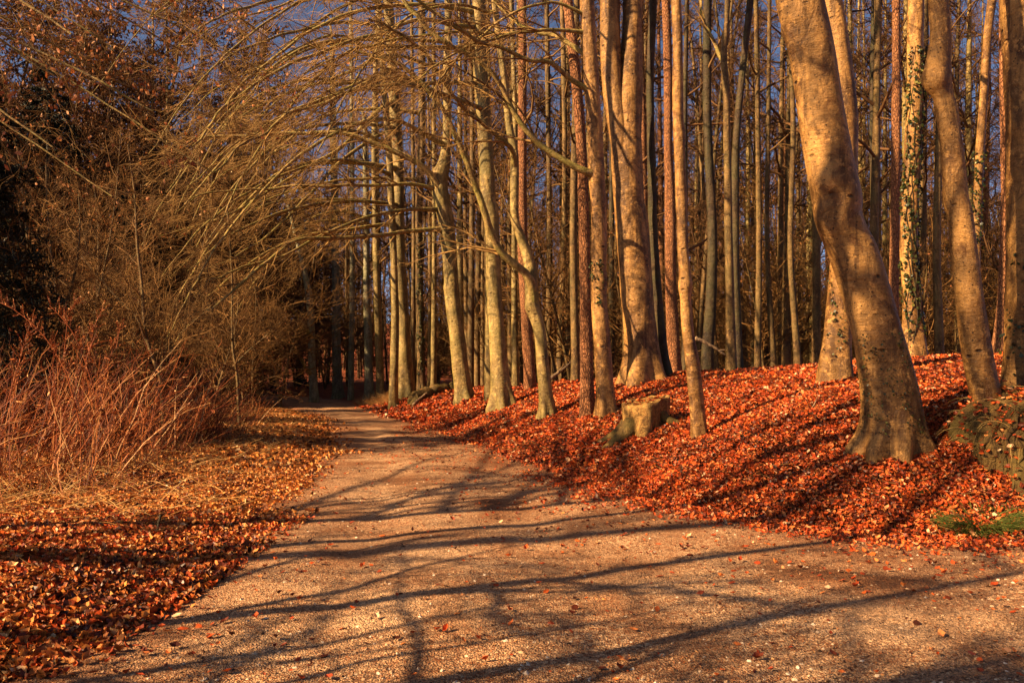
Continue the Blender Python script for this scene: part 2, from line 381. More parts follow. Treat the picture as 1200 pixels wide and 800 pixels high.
pt = mb.build('gravel_path', path_material(), attrs={'edge': edge.ravel()}); tag(pt, 'pale gravel path curving left into the dark wood', None, kind='structure')

# ------------------------------------------------------------------ leaf litter, stones, straw
def scatter(n, x0, x1, y0, y1, ybias=1.0):
    y = y0 + (y1 - y0) * rng.uniform(0, 1, n) ** ybias; x = rng.uniform(x0, x1, n); return x, y
def in_view(x, y, m=60): px = 600 + x / np.maximum(y, .1) * FX; return (px > -m) & (px < 1200 + m)
def litter(name, mat, side, n, x0, x1, y0, y1, bias, size, label, edge0=-.2, patch=0):
    x, y = scatter(n, x0, x1, y0, y1, bias)
    k = in_view(x, y); x, y = x[k], y[k]
    d = (dist_to(RS, x, y) * np.where(x > xr(y), 1, -1)) if side > 0 else (dist_to(LS, x, y) * np.where(x < xl(y), 1, -1))
    edn = .75 * bumps(x * 1.3, y * 1.3, 2.0) + .25 * bumps(x, y, 5.0)
    k = d + edn + rng.normal(size=len(x)) * .3 > edge0; k &= rng.uniform(size=len(x)) < .55 + .9 * (bumps(x * 1.7 + 3, y * 1.7, 2.2) + .35)
    x, y, d = x[k], y[k], d[k]
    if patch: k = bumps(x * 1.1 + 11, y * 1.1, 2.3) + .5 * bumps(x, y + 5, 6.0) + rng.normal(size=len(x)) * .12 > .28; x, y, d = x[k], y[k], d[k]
    z = (.012 if patch else 0) + np.maximum(ground(x, y), np.where(d < .3, path_z(x, y) + .004, -9)) + rng.uniform(.004, .045, len(x)) * np.clip(.5 + d, .3, 1)
    N = np.stack([rng.normal(size=len(x)) * .65, rng.normal(size=len(x)) * .65 - .12, np.ones(len(x))], 1)
    b = MB(); leaves(b, np.stack([x, y, z], 1), N, size * (.35 + 1.25 * rng.uniform(0, 1, len(x)) ** 1.4), .6, .55)
    o = b.build(name, mat, smooth=False); tag(o, label, 'leaves', kind='stuff'); return len(x)
litter('fallen_leaves', M['litter'], 1, 310000, 0, 9.5, 4.6, 13.5, 1.0, .050, 'thick red fallen leaves covering the bank right of the path', -.25)
litter('fallen_leaves', M['litter'], 1, 210000, -4, 14, 13.5, 28, 1.25, .075, 'red fallen leaves under the row of beeches further back', .0)
litter('fallen_leaves', M['litter_left'], -1, 210000, -9, -2.2, 4.4, 14, 1.2, .056, 'orange fallen leaves along the near left verge', -.1)
M['litter_dark'] = leaf_mat('shade_patch_litter', [(0, (.02, .007, .004)), (.5, (.09, .018, .007)), (.9, (.22, .045, .014)), (1, (.35, .12, .04))], .4)  # darker leaf colours, laid in patches to stand in for patchy shade
litter('shade_patch_leaves', M['litter_dark'], 1, 120000, 0, 10, 4.6, 18, 1.0, .06, 'darker leaves in patches standing in for shade on the bank', -.1, 1)
litter('shade_patch_leaves', M['litter_dark'], -1, 80000, -8, -2.2, 4.4, 14, 1.2, .055, 'darker leaves in patches standing in for shade on the left verge', -.1, 1)
litter('fallen_leaves', M['litter'], 1, 90000, -9, 6, 28, 48, 1.0, .14, 'brown-red fallen leaves along the far right brink of the path', -.1)
litter('fallen_leaves', M['litter'], -1, 70000, -7, -2.2, 4.4, 9.5, 1.0, .056, 'darker red fallen leaves mixed into the nearest left verge', -.1)
litter('fallen_leaves', M['litter_left'], -1, 110000, -16, -3, 14, 36, 1.35, .09, 'ochre fallen leaves on the left verge further back', -.05)
# leaves blown on to the gravel
x, y = scatter(30000, -3.2, 9, 4.4, 26, 1.5); k = in_view(x, y) & (x > xl(y)) & (x < xr(y)); x, y = x[k], y[k]
e = np.minimum(dist_to(LS, x, y), dist_to(RS, x, y) * .36); k = rng.uniform(size=len(x)) < np.exp(-e / .55) * .95 * (.4 + 1.2 * np.clip(bumps(x * 1.2, y * 1.6, 2.0) + .4, 0, 1)) + .02; x, y = x[k], y[k]
b = MB(); leaves(b, np.stack([x, y, path_z(x, y) + .012], 1), np.stack([rng.normal(size=len(x)) * .3, rng.normal(size=len(x)) * .3, np.ones(len(x))], 1), rng.uniform(.022, .075, len(x)), .6, .45)
tag(b.build('blown_leaves', M['litter'], smooth=False), 'scattered single leaves lying on the gravel', 'leaves', kind='stuff')
# crumbs and grit
def stones(name, n, x0, x1, y0, y1, s0, s1, mat, label, bias=1.5):
    x, y = scatter(n, x0, x1, y0, y1, bias); k = in_view(x, y) & (x > xl(y) - .2) & (x < xr(y) + .2) & (rng.uniform(size=len(x)) < .25 + 1.3 * np.clip(bumps(x * .8 + 3, y * 1.3, 1.8) + .15, 0, 1)); x, y = x[k], y[k]; m = len(x)
    base = nrm(np.array([(1, 0, 0), (.3, .95, 0), (-.8, .6, 0), (-.8, -.6, 0), (.3, -.95, 0), (.25, .3, .7), (-.4, 0, .75)], float))
    s = rng.uniform(0, 1, m) ** 2.5 * (s1 - s0) + s0; V = base[None] * s[:, None, None] * rng.uniform(.6, 1.35, (m, 7, 1)); V[:, :, 2] *= .7
    a = rng.uniform(0, 6.28, m); ca, sa = np.cos(a)[:, None], np.sin(a)[:, None]
    V = np.stack([V[..., 0] * ca - V[..., 1] * sa, V[..., 0] * sa + V[..., 1] * ca, V[..., 2]], -1) + np.stack([x, y, path_z(x, y) - .002], 1)[:, None]
    F = [[0, 1, 5], [1, 2, 6], [1, 6, 5], [2, 3, 6], [3, 4, 6], [4, 5, 6], [4, 0, 5]]; bb = (np.arange(m) * 7)[:, None]
    b = MB(); b.add(V.reshape(-1, 3), None, np.concatenate([bb + np.array([f]) for f in F])); tag(b.build(name, mat, smooth=False), label, 'gravel', kind='stuff')
tg = NT('grit'); gi = tg.n('ShaderNodeNewGeometry'); tg.color(tg.ramp(gi.outputs['Random Per Island'], [(0, (.05, .025, .012)), (.4, (.24, .13, .065)), (.85, (.46, .30, .17)), (1, (.68, .56, .42))]))
stones('loose_gravel', 75000, -3.2, 9, 4.3, 20, .003, .020, tg.m, 'loose grit and small stones on the path', 1.6)
x, y = scatter(90000, -3.2, 9, 4.3, 24, 1.5); k = in_view(x, y) & (x > xl(y)) & (x < xr(y)); x, y = x[k], y[k]; e = np.minimum(dist_to(LS, x, y), dist_to(RS, x, y) * .6)
k = rng.uniform(size=len(x)) < .10 + .8 * np.exp(-e / .7) + .75 * np.clip(bumps(x * .6 + 7, y * 1.2, 1.6) + .1, 0, 1); x, y = x[k], y[k]; b = MB()
leaves(b, np.stack([x, y, path_z(x, y) + .007], 1), np.stack([rng.normal(size=len(x)) * .4, rng.normal(size=len(x)) * .4, np.ones(len(x))], 1), rng.uniform(.008, .028, len(x)), .5, .4, simple=True)
tag(b.build('leaf_crumbs', leaf_mat('leaf_crumbs_mat', [(0, (.03, .012, .006)), (.45, (.13, .045, .018)), (.8, (.32, .11, .035)), (1, (.5, .26, .1))]), smooth=False), 'brown crumbs of broken leaves trodden into the gravel', 'leaf crumbs', kind='stuff')

x, y = scatter(8000, -9, 12, 4.6, 22, 1.3); k = in_view(x, y) & ((x > xr(y) + .1) | (x < xl(y) - .1)); x, y = x[k], y[k]; m = len(x); a = rng.uniform(0, 6.28, m); b = MB()
P = grow(np.stack([x, y, ground(x, y) + .035], 1), np.stack([np.cos(a), np.sin(a), rng.normal(size=m) * .12], 1), rng.uniform(.08, .5, m) ** 1.3, 4, .16, 0); tubes(b, P, taper(np.full(m, .0045), np.full(m, .002), 5), 4)
tag(b.build('fallen_twigs', M['twig_gold']), 'small broken twigs lying in the fallen leaves', 'twigs', kind='stuff')

# ------------------------------------------------------------------ trees: generators
def ring_trunk(C, Rr, sides, flare=.0, fh=.35, lobes=5, rough=.03, knots=(), seed=0):
    """tapered trunk around centre line C (n,3) bottom to top; flare widens it into root lobes at the ground"""
    r0 = np.random.default_rng(seed); n = len(C); T = nrm(np.gradient(C, axis=0)); ref = np.array([1., 0, 0])
    Wv = nrm(np.cross(T, ref)); U = nrm(np.cross(Wv, T)); a = np.arange(sides) * 2 * math.pi / sides
    s = np.concatenate([[0], np.cumsum(np.linalg.norm(np.diff(C, axis=0), axis=1))]); p = r0.uniform(0, 6.28, 12)
    hgt = np.maximum(C[:, 2] - C[0, 2] - .35, -.35)
    f = flare * np.exp(-np.maximum(hgt, 0) / fh)
    lob = .55 + .5 * np.cos(lobes * a + p[0] + .5 * np.sin(2 * a + p[1])) + .25 * np.cos(2 * a + p[2])
    rad = Rr[:, None] * (1 + f[:, None] * lob[None])
    A, S = np.meshgrid(a, s)
    nz = np.sin(2 * A + .9 * S + p[3]) + .8 * np.sin(3 * A - 1.7 * S + p[4]) + .6 * np.sin(A + 2.9 * S + p[5]) + .5 * np.sin(4 * A + 4.1 * S + p[6]) + .5 * np.sin(7.3 * S + p[7]) * np.sin(2 * A + p[8])
    rad = rad * (1 + rough * nz)
    V = C[:, None] + rad[..., None] * (np.cos(A)[..., None] * U[:, None] + np.sin(A)[..., None] * Wv[:, None])
    for (kp, amp, sg) in knots:
        d = np.linalg.norm(V - np.asarray(kp)[None, None], axis=-1); out = nrm(V - C[:, None]); V = V + out * (amp * (np.exp(-(d / sg) ** 2) - .7 * np.exp(-(d / (sg * .35)) ** 2)))[..., None]
    i = (np.arange(n - 1) * sides)[:, None]; k = np.arange(sides)[None]; k2 = (k + 1) % sides
    return V.reshape(-1, 3), np.stack([i + k, i + k2, i + sides + k2, i + sides + k], -1).reshape(-1, 4)

def crown(mb, C, Rr, t0, n1, reach, seed=0, l2=5, l3=5, rmin=.006, ang=(.7, 1.25), up=.05, bias=None, leaf=None, nleaf=0, lsz=None):
    """bare crown: limbs from the upper part of the trunk line, branches, twigs"""
    P = C[None]; S, D, t, _ = kids(P, n1, t0, .99, *ang, bias=bias)
    L = reach * (1.05 - .75 * ((t - t0) / (1 - t0 + 1e-6))) * rng.uniform(.6, 1.25, len(t)); r = np.interp(t, np.linspace(0, 1, len(Rr)), Rr)
    A = grow(S, D, L, 7, .16, up); ra = np.minimum(r * .55, .016 + L * .013); tubes(mb, A, taper(ra, np.full(len(L), rmin), 8), 5)
    S, D, t, p = kids(A, l2, .15, .98, .5, 1.1); L2 = L[p] * .42 * (1.15 - .6 * t) * rng.uniform(.6, 1.3, len(t))
    B = grow(S, D, L2, 5, .2, up * .8); tubes(mb, B, taper(np.maximum(ra[p] * .38, rmin), np.full(len(p), rmin * .7), 6), 3)
    S, D, t, p2 = kids(B, l3, .1, 1, .4, 1.1); L3 = np.clip(L2[p2] * .5, .25, 1.3) * rng.uniform(.6, 1.3, len(t))
    Cc = grow(S, D, L3, 3, .22, up * .5); tubes(mb, Cc, taper(np.full(len(p2), rmin * .8), np.full(len(p2), rmin * .45), 4), 3)
    if leaf is not None and nleaf:
        sel = Cc[rng.uniform(size=len(Cc)) < nleaf]; S, D, t, _ = kids(sel, 3 if lsz else 1, .2, 1, .3, 1.2); leaves(leaf, S, rng.normal(size=S.shape), rng.uniform(*(lsz or (.05, .09)), len(S)), .6, .3, simple=True)
    return A, B, Cc

def trunk_line(h, lean=(0, 0), wander=.15, n=16, seed=0):
    r0 = np.random.default_rng(seed); z = np.linspace(-.3, h, n); f = np.linspace(0, 1, n); p = r0.uniform(0, 6.28, 4)
    x = lean[0] * f ** 1.2 + wander * (np.sin(f * 5 + p[0]) - math.sin(p[0])) * f; y = lean[1] * f ** 1.2 + wander * (np.sin(f * 4 + p[1]) - math.sin(p[1])) * f
    return np.stack([x, y, z], 1)

def limb_world(pts, Ya, Yb, n=36):
    m = len(pts); Yv = Ya + (Yb - Ya) * (np.linspace(0, 1, m) ** 1.1)
    return smooth_path(np.array([W(p[0], p[1], yy) for p, yy in zip(pts, Yv)]), n)

def limb_mesh(P, r0, r1, k2=13, dens=6, reach=2.0, rmin=.004, leafn=0, droop=-.03, pull=(-.05, 0, 0)):
    """a limb with its branches and twigs -> (limb MB, twig MB, leaf MB)"""
    lm, tw, lf = MB(), MB(), MB()
    n = len(P); w = rng.normal(size=(n, 3)); w = (w + np.roll(w, 1, 0) + np.roll(w, 2, 0)) / 3; P = P + w * np.minimum(.05, r0 * .9) * np.linspace(0, 1, n)[:, None]
    tubes(lm, P, np.linspace(r0, r1, n) * (1 + .55 * np.exp(-np.linspace(0, 1, n) / .04)), 8)
    Q = P[None]; S, D, t, _ = kids(Q, k2, .12, .99, .35, .85, bias=np.array([-.2, 0, -.1])); L = reach * rng.uniform(.45, 1.25, len(t)) * (1.15 - .5 * t)
    trop = np.array([pull[0], pull[1], droop])
    A = grow(S, D, L, 8, .13, trop); r = np.interp(t, [0, 1], [r0, r1]) * .5
    tubes(tw, A, taper(np.clip(r, rmin * 1.4, .03), np.full(len(t), rmin), 9), 4)
    S, D, t2, p = kids(A, dens, .1, 1, .35, .9); L2 = np.clip(L[p] * .45, .2, 1.1) * rng.uniform(.5, 1.3, len(p)) * (1.15 - .5 * t2)
    B = grow(S, D, L2, 5, .17, trop); tubes(tw, B, taper(np.full(len(p), rmin * 1.1), np.full(len(p), rmin * .6), 6), 3)
    S, D, t3, p3 = kids(np.concatenate([B]), max(2, dens - 2), .15, 1, .35, .9); L3 = np.clip(L2[p3] * .5, .1, .5) * rng.uniform(.6, 1.3, len(p3))
    Cc = grow(S, D, L3, 3, .18, trop); tubes(tw, Cc, taper(np.full(len(p3), rmin * .75), np.full(len(p3), rmin * .45), 4), 3)
    if leafn:
        sel = rng.uniform(size=len(Cc)) < leafn; S, D, t, _ = kids(Cc[sel], 1, .5, 1, .3, 1.0)
        leaves(lf, S + np.array([0, 0, -.03]), rng.normal(size=S.shape) * np.array([1, 1, .3]), rng.uniform(.05, .09, len(S)), .6, .35)
    return lm, tw, lf

def ivy_on(C, Rr, z0, z1, n, ang0, ang1, size=.055, fade=1.0):
    f = rng.uniform(0, 1, n) ** fade; z = z0 + (z1 - z0) * f; k = [np.interp(z, C[:, 2], C[:, i]) for i in (0, 1)]; r = np.interp(z, C[:, 2], Rr)
    a = rng.uniform(ang0, ang1, n) + .5 * np.sin(z * 3.1); clump = np.sin(a * 5 + z * 7) + np.sin(a * 9 - z * 4 + 1) > -.35; a, z, r = a[clump], z[clump], r[clump]; k = [q[clump] for q in k]
    N = np.stack([np.cos(a), np.sin(a), np.full(len(a), .5)], 1); P = np.stack([k[0] + np.cos(a) * (r + .015), k[1] + np.sin(a) * (r + .015), z], 1)
    b = MB(); leaves(b, P + N * rng.uniform(0, .035, (len(a), 1)), N + rng.normal(size=N.shape) * .5, rng.uniform(.6, 1.25, len(a)) * size, .85, .25); return b

TR = {}
def traced(key, name, label, pts, mat, total=22.0, Yfix=None, flare=.45, fh=.4, lobes=5, knots=(), sides=20, rough=.03, limbs=(), nb=20, reach=4.5, ivy=None, group=None, cat='tree', dens=(5, 4), t0=None):
    """pts: (px, py, width px) from the top of the picture to the ground"""
    bx, by = pts[-1][0], pts[-1][1]; Yd = Yfix if Yfix else hit(bx, by, 7.0)
    if Yd is None: Yd = 26.0
    c = [np.append(W(p[0], p[1], Yd), p[2] / FX * Yd / 2) for p in pts][::-1]
    zg = g1(c[0][0], c[0][1]); base = np.array([c[0][0], c[0][1], min(zg, c[0][2])])
    low = c[0].copy(); low[2] = base[2] - .35; c = [low] + c
    top = c[-1]; dirn = (c[-1] - c[-3])[:3]; dirn = dirn / max(np.linalg.norm(dirn), 1e-6); dirn[2] = max(dirn[2], .8); dirn /= np.linalg.norm(dirn)
    vis = np.array(c); left = max(total - (top[2] - base[2]), 2.5); ext = []
    p = top[:3].copy(); d = dirn.copy(); ne = 9
    for i in range(ne):
        d = d + rng.normal(size=3) * np.array([.06, .08, .0]) + np.array([0, 0, .06]); d /= np.linalg.norm(d); p = p + d * left / ne; ext.append(np.append(p, top[3] * (1 - .92 * (i + 1) / ne)))
    full = smooth_path(np.concatenate([vis, np.array(ext)]), 320 if sides >= 28 else 150); C, Rr = full[:, :3], np.maximum(full[:, 3], .015)
    C[:, 1] += np.sin(np.linspace(0, 5, len(C)) + bx) * .25 * np.linspace(0, 1, len(C))
    C[:, 1] -= C[0, 1] - base[1]
    root = thing(name, label, cat, tuple(base), group)
    kk = [(W(kx, ky, Yd) + np.array([0, -np.interp(EYE + (HOR - ky) / FX * Yd, C[:, 2], Rr) * .8, 0]), a_, s_) for kx, ky, a_, s_ in knots]
    V, Q = ring_trunk(C, Rr, sides, flare * 1.25, fh * .9, lobes, rough, kk, seed=int(bx * 7 + by)); m_ = MB(); m_.add(V, Q)
    m_.build('trunk', M[mat], root, off=base)
    frac = (vis[-1][2] - base[2] + .35) / (C[-1, 2] - base[2] + .35)
    cb = MB(); crown(cb, C, Rr, t0 if t0 else min(max(frac, .35), .8), nb, reach, l2=dens[0], l3=dens[1]); cb.build('crown', M['twig'], root, off=base)
    for lb in limbs:
        P = limb_world(lb['p'], Yd, Yd + lb.get('dy', -3)); P[:, 1] += (np.interp(P[0, 2], C[:, 2], C[:, 1]) - P[0, 1]) * np.linspace(1, 0, len(P)); P[:3, 0] += (np.interp(P[0, 2], C[:, 2], C[:, 0]) - P[0, 0]) * np.array([1, .5, .2]); lm, tw, lf = limb_mesh(P, lb['w'] / FX * Yd / 2, lb.get('w1', 1.2) / FX * Yd / 2, lb.get('k', 13), lb.get('d', 6), lb.get('reach', 2.0), lb.get('rmin', .006), lb.get('leaf', 0))
        lo = lm.build('limb', M['limb'] if mat != 'pine' else M[mat], root, off=base); tw.build('twigs', M['limb_twig'], lo, off=base)
        if lf.n: lf.build('dry_leaves', M['beech_leaf'], lo, off=base)
    if ivy:
        z0 = EYE + (HOR - ivy[0]) / FX * Yd; z1 = EYE + (HOR - ivy[1]) / FX * Yd
        ivy_on(C, Rr, z0, z1, ivy[2], ivy[3], ivy[4], ivy[5] if len(ivy) > 5 else .06, ivy[6] if len(ivy) > 6 else 1.0).build('ivy', M['ivy'], root, off=base)
        zz = np.linspace(base[2] + .1, max(z0, z1), 40); ib = MB()
        for q in range(5 if len(ivy) > 5 and ivy[5] > .065 else 0):
            aa = rng.uniform(3.4, 6.1) + .35 * np.sin(zz * rng.uniform(1, 3) + q) + .2 * np.sin(zz * 5 + q); rr = np.interp(zz, C[:, 2], Rr) * 1.04
            tubes(ib, np.stack([np.interp(zz, C[:, 2], C[:, 0]) + np.cos(aa) * rr, np.interp(zz, C[:, 2], C[:, 1]) + np.sin(aa) * rr, zz], 1), np.linspace(.014, .006, 40), 5)
        if ib.n: ib.build('ivy_stems', M['bark_dark'], root, off=base)
    TR[key] = (base, Yd, C, Rr, root); return root

# ------------------------------------------------------------------ the trees one can point to
traced('A', 'beech_tree', 'massive beech leaning left with a knotted dappled trunk, nearest on the leafy bank',
       [(931, -40, 51), (934, 0, 51), (949, 62, 50), (960, 125, 51), (971, 187, 53), (980, 234, 57), (984, 258, 55), (1002, 306, 55), (1020, 362, 55), (1034, 419, 59), (1044, 475, 66), (1046, 522, 73)], 'bark_warm', 21,
       flare=.28, fh=.16, lobes=7, sides=48, rough=.022, knots=[(960, 217, .13, .13), (932, 28, .06, .11), (966, 258, .08, .2), (1000, 262, -.06, .2), (932, 58, .04, .07), (1028, 400, .04, .10), (962, 110, .03, .06), (1012, 330, .03, .07), (950, 150, .03, .09)],
       ivy=(508, 392, 560, 3.2, 6.2, .027, 1.1), nb=22, reach=5)
traced('C', 'beech_tree', 'slender pale beech with a dark kinked scar, rooted on the mossy mound',
       [(1094, -40, 22), (1096, 0, 22), (1099, 47, 23), (1096, 90, 29), (1104, 119, 24), (1112, 172, 25), (1118, 234, 27), (1123, 255, 28), (1133, 334, 30), (1145, 419, 32), (1157, 475, 32), (1160, 500, 34)], 'bark_warm', 17,
       flare=.15, sides=28, rough=.02, knots=[(1085, 97, .08, .12), (1103, 112, -.05, .10), (1110, 138, .04, .05), (1125, 270, .035, .05), (1150, 415, .035, .05), (1098, 30, .03, .05), (1116, 205, .03, .05)], nb=14, reach=3.2)
traced('D', 'beech_tree', 'thick pale beech cut by the right edge of the picture, ivy at its foot',
       [(1203, -40, 64), (1206, 0, 66), (1209, 94, 62), (1211, 187, 62), (1211, 306, 60), (1208, 419, 62), (1206, 475, 66), (1204, 496, 74)], 'bark_warm', 20, Yfix=10.4,
       flare=.3, sides=32, rough=.022, knots=[(1186, 150, .04, .12), (1186, 420, .05, .15)], ivy=(490, 300, 300, 2.8, 5.2, .05, 1.5), nb=18, reach=4.5)
traced('T', 'beech_tree', 'thin crooked beech standing just right of the cut stump',
       [(790, -40, 12), (791, 0, 12), (793, 47, 12), (793, 125, 13), (795, 172, 13), (798, 250, 12.5), (799, 285, 12), (803, 330, 14), (803, 345, 12), (806, 390, 14), (811, 425, 16), (815, 460, 17), (820, 513, 18)], 'bark_warm', 16,
       flare=.3, fh=.2, sides=22, rough=.035, knots=[(801, 336, .05, .1), (797, 160, .03, .08), (808, 452, .04, .08)], nb=12, reach=2.6)
traced('J', 'beech_tree', 'straight beech with a long limb reaching left, beside the rough red pine',
       [(686, -40, 16), (688, 0, 17), (690, 47, 17), (693, 94, 17.5), (698, 156, 17), (699, 203, 19), (702, 250, 19), (702, 337, 19), (705, 390, 20), (708, 442, 20), (711, 486, 22)], 'bark_warm', 20, flare=.4, fh=.3, sides=26,
       knots=[(706, 330, .05, .15), (700, 205, .05, .15)], ivy=(360, 305, 150, 3.6, 6.0, .06), nb=16, reach=4, limbs=[
        dict(p=[(692, 204), (689, 203), (650, 181), (625, 162), (603, 134), (587, 103), (572, 81), (547, 62), (525, 50), (503, 34), (472, 3), (440, -25)], w=8, w1=4, dy=-1.5, k=6),
        dict(p=[(690, 107), (665, 90), (644, 73), (619, 70), (594, 59), (556, 44), (531, 30), (494, 3), (470, -20)], w=6, w1=3, dy=-2, k=8),
        dict(p=[(689, 66), (656, 44), (631, 38), (612, 30), (594, 16), (580, 0), (565, -25)], w=6, w1=3, dy=1, k=7)])
traced('K', 'pine_tree', 'scaly reddish pine trunk close beside the straight beech',
       [(662, -40, 11), (665, 0, 11), (675, 94, 12), (680, 156, 12.5), (684, 250, 13), (686, 355, 13.5), (688, 460, 16), (689, 487, 18)], 'pine', 22, flare=.25, sides=22, nb=12, reach=2.5, t0=.7)
traced('L', 'beech_tree', 'forked beech splitting into two limbs low down, third trunk from the path bend',
       [(577, -30, 6), (581, 19, 7), (587, 62, 8), (591, 94, 8), (597, 150, 9), (603, 184, 10), (603, 250, 10), (608, 271, 10), (617, 296, 12), (622, 318, 15), (624, 355, 16), (633, 390, 14.5), (636, 425, 15), (642, 489, 18)], 'bark_pale', 19, flare=.5, fh=.25, sides=26,
       knots=[(616, 362, .09, .16), (620, 322, .05, .2)], nb=14, reach=3.5, limbs=[
        dict(p=[(629, 356), (625, 338), (618, 322), (605, 311), (587, 295), (575, 271), (567, 247), (556, 216), (541, 181), (525, 137), (506, 112), (480, 85), (450, 68), (415, 62)], w=10.5, w1=3, dy=-2, k=9),
        dict(p=[(604, 196), (600, 176), (587, 163), (556, 137), (534, 116), (516, 87), (494, 59), (470, 38), (430, 22)], w=6, w1=2.5, dy=-3, k=10)])
traced('Mm', 'beech_tree', 'smooth straight beech between the two limbed beeches, shadow branch across its foot',
       [(561, -40, 15), (561, 0, 16), (561, 47, 17), (566, 125, 17), (570, 187, 17), (572, 234, 18), (576, 250, 17), (578, 302, 17), (580, 355, 18), (585, 425, 20), (589, 478, 25)], 'bark_pale', 22, flare=.5, fh=.45, sides=28, knots=[(564, 130, .08, .2)], nb=16, reach=4, limbs=[
        dict(p=[(558, 30), (530, 28), (490, 22), (440, 40), (400, 50), (350, 72), (300, 98), (262, 130), (225, 172)], w=5, w1=1.6, dy=-8, k=14, leaf=.03),
        dict(p=[(566, 128), (552, 122), (520, 110), (480, 98), (440, 92), (400, 112), (340, 134), (290, 168), (250, 205)], w=5, w1=1.6, dy=-7, k=14)])
traced('N', 'beech_tree', 'curving pale beech with long level limbs stretching over the path',
       [(525, -40, 8), (525, 0, 9), (525, 31, 9), (524, 94, 10), (524, 156, 10), (521, 190, 14), (516, 215, 18), (519, 242, 19), (523, 262, 19), (527, 302, 17), (531, 355, 17.5), (537, 407, 18), (544, 470, 21)], 'bark_pale', 19, flare=.45, fh=.4, sides=28, knots=[(508, 206, .16, .25), (521, 338, .06, .15)], nb=16, reach=4, limbs=[
        dict(p=[(520, 238), (510, 212), (494, 194), (462, 178), (431, 166), (400, 156), (355, 157), (315, 156), (275, 161), (236, 161), (205, 170)], w=8, w1=2, dy=-3, k=16),
        dict(p=[(520, 268), (473, 272), (448, 276), (395, 280), (348, 282), (314, 307), (270, 343), (219, 387), (195, 418)], w=5, w1=2, dy=-10, k=16),
        dict(p=[(508, 222), (480, 216), (440, 218), (400, 217), (330, 221), (270, 224), (225, 228)], w=4.5, w1=1.5, dy=-5, k=16),
        dict(p=[(512, 246), (480, 246), (440, 252), (400, 266), (340, 296), (290, 312), (240, 330)], w=4.5, w1=1.5, dy=-7, k=15)])
traced('O', 'beech_tree', 'tall pale beech at the path bend with dry grass around its foot',
       [(454, -40, 12), (455, 0, 12), (458, 50, 12), (462, 125, 12), (466, 187, 12.5), (467, 244, 13), (466, 260, 14), (468, 307, 14), (471, 354, 15), (474, 416, 17), (477, 466, 19)], 'bark_pale', 22, flare=.45, fh=.5, sides=26, knots=[(466, 270, .08, .25)], nb=16, reach=4, limbs=[
        dict(p=[(462, 118), (440, 132), (400, 172), (370, 190), (337, 210), (300, 232), (277, 247), (230, 264), (187, 277)], w=5, w1=1.6, dy=-12, k=16),
        dict(p=[(464, 150), (440, 160), (400, 188), (360, 230), (315, 274), (277, 300), (240, 318)], w=5, w1=1.6, dy=-12, k=15),
        dict(p=[(459, 80), (440, 90), (400, 112), (360, 124), (319, 142), (280, 170), (255, 195), (215, 240)], w=4.5, w1=1.5, dy=-13, k=15),
        dict(p=[(466, 262), (440, 264), (400, 270), (360, 276), (319, 292), (280, 318), (240, 350)], w=4.5, w1=1.5, dy=-11, k=15)])
traced('O2', 'beech_tree', 'narrow pale trunk hugging the tall beech at the path bend',
       [(440, -30, 7), (447, 60, 7), (455, 160, 7.5), (460, 260, 8), (463, 360, 9), (462, 430, 10), (461, 463, 11)], 'bark_pale', 19, Yfix=38, flare=.3, nb=12, reach=3)
traced('P', 'beech_tree', 'ivy-wrapped narrow trunk just right of the tall beech at the path bend',
       [(493, -30, 8), (494, 40, 8.5), (494, 160, 9), (491, 250, 8.5), (492, 350, 9), (493, 420, 9), (494, 458, 11)], 'bark_slim', 20, flare=.3, nb=12, reach=3, ivy=(440, 270, 700, 4.2, 7.2, .09))
traced('Q', 'beech_tree', 'greyish beech standing at the right brink of the path far along the bend',
       [(428, 150, 5), (428, 200, 6), (429, 240, 7), (429, 335, 8), (431, 385, 9), (432, 430, 10), (433, 466, 12)], 'bark_grey', 17, flare=.4, nb=18, reach=4.5, t0=.35, limbs=[
        dict(p=[(429, 260), (415, 262), (390, 258), (360, 262), (330, 275)], w=3.5, w1=1.2, dy=-6, k=12)])
traced('H', 'beech_tree', 'giant twin-stemmed beech with glowing orange flank and black shaded side',
       [(742, -40, 22), (742, 0, 23), (741, 47, 25), (738, 94, 31), (735, 140, 35), (735, 187, 35), (737, 234, 35), (740, 260, 37), (743, 302, 38), (748, 355, 38), (752, 407, 39), (753, 448, 44)], 'bark_warm', 24, flare=.55, fh=.7, lobes=5, sides=40, rough=.03, nb=22, reach=5,
       knots=[(725, 190, .06, .3)])
def second_stem():
    base, Yd, C, Rr, root = TR['H']; pts = [(735, 230, 26), (732, 190, 29), (725, 140, 28), (718, 100, 25), (715, 47, 23), (714, 0, 23), (712, -60, 22), (708, -160, 16), (700, -300, 8)]
    q = np.array([np.append(W(a, b, Yd), w / FX * Yd / 2) for a, b, w in pts]); q[:, 1] += np.interp(q[:, 2], C[:, 2], C[:, 1]) - Yd - np.linspace(0, .25, len(q)); q = smooth_path(q, 60)
    V, Q = ring_trunk(q[:, :3], q[:, 3], 26, 0, .3, 4, .03, seed=9); m_ = MB(); m_.add(V, Q); m_.build('stem', M['bark_warm'], root, off=base)
second_stem()
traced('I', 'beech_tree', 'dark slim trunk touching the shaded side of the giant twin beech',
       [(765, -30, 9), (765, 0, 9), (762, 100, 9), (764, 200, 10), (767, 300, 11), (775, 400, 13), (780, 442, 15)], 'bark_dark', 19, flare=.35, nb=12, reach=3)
traced('X', 'pine_tree', 'reddish pine partly behind the thin crooked beech',
       [(780, -30, 9), (783, 80, 10), (783, 170, 10), (785, 250, 12), (786, 340, 13), (790, 427, 16)], 'pine', 22, flare=.25, nb=10, reach=2.5, t0=.7, Yfix=25)
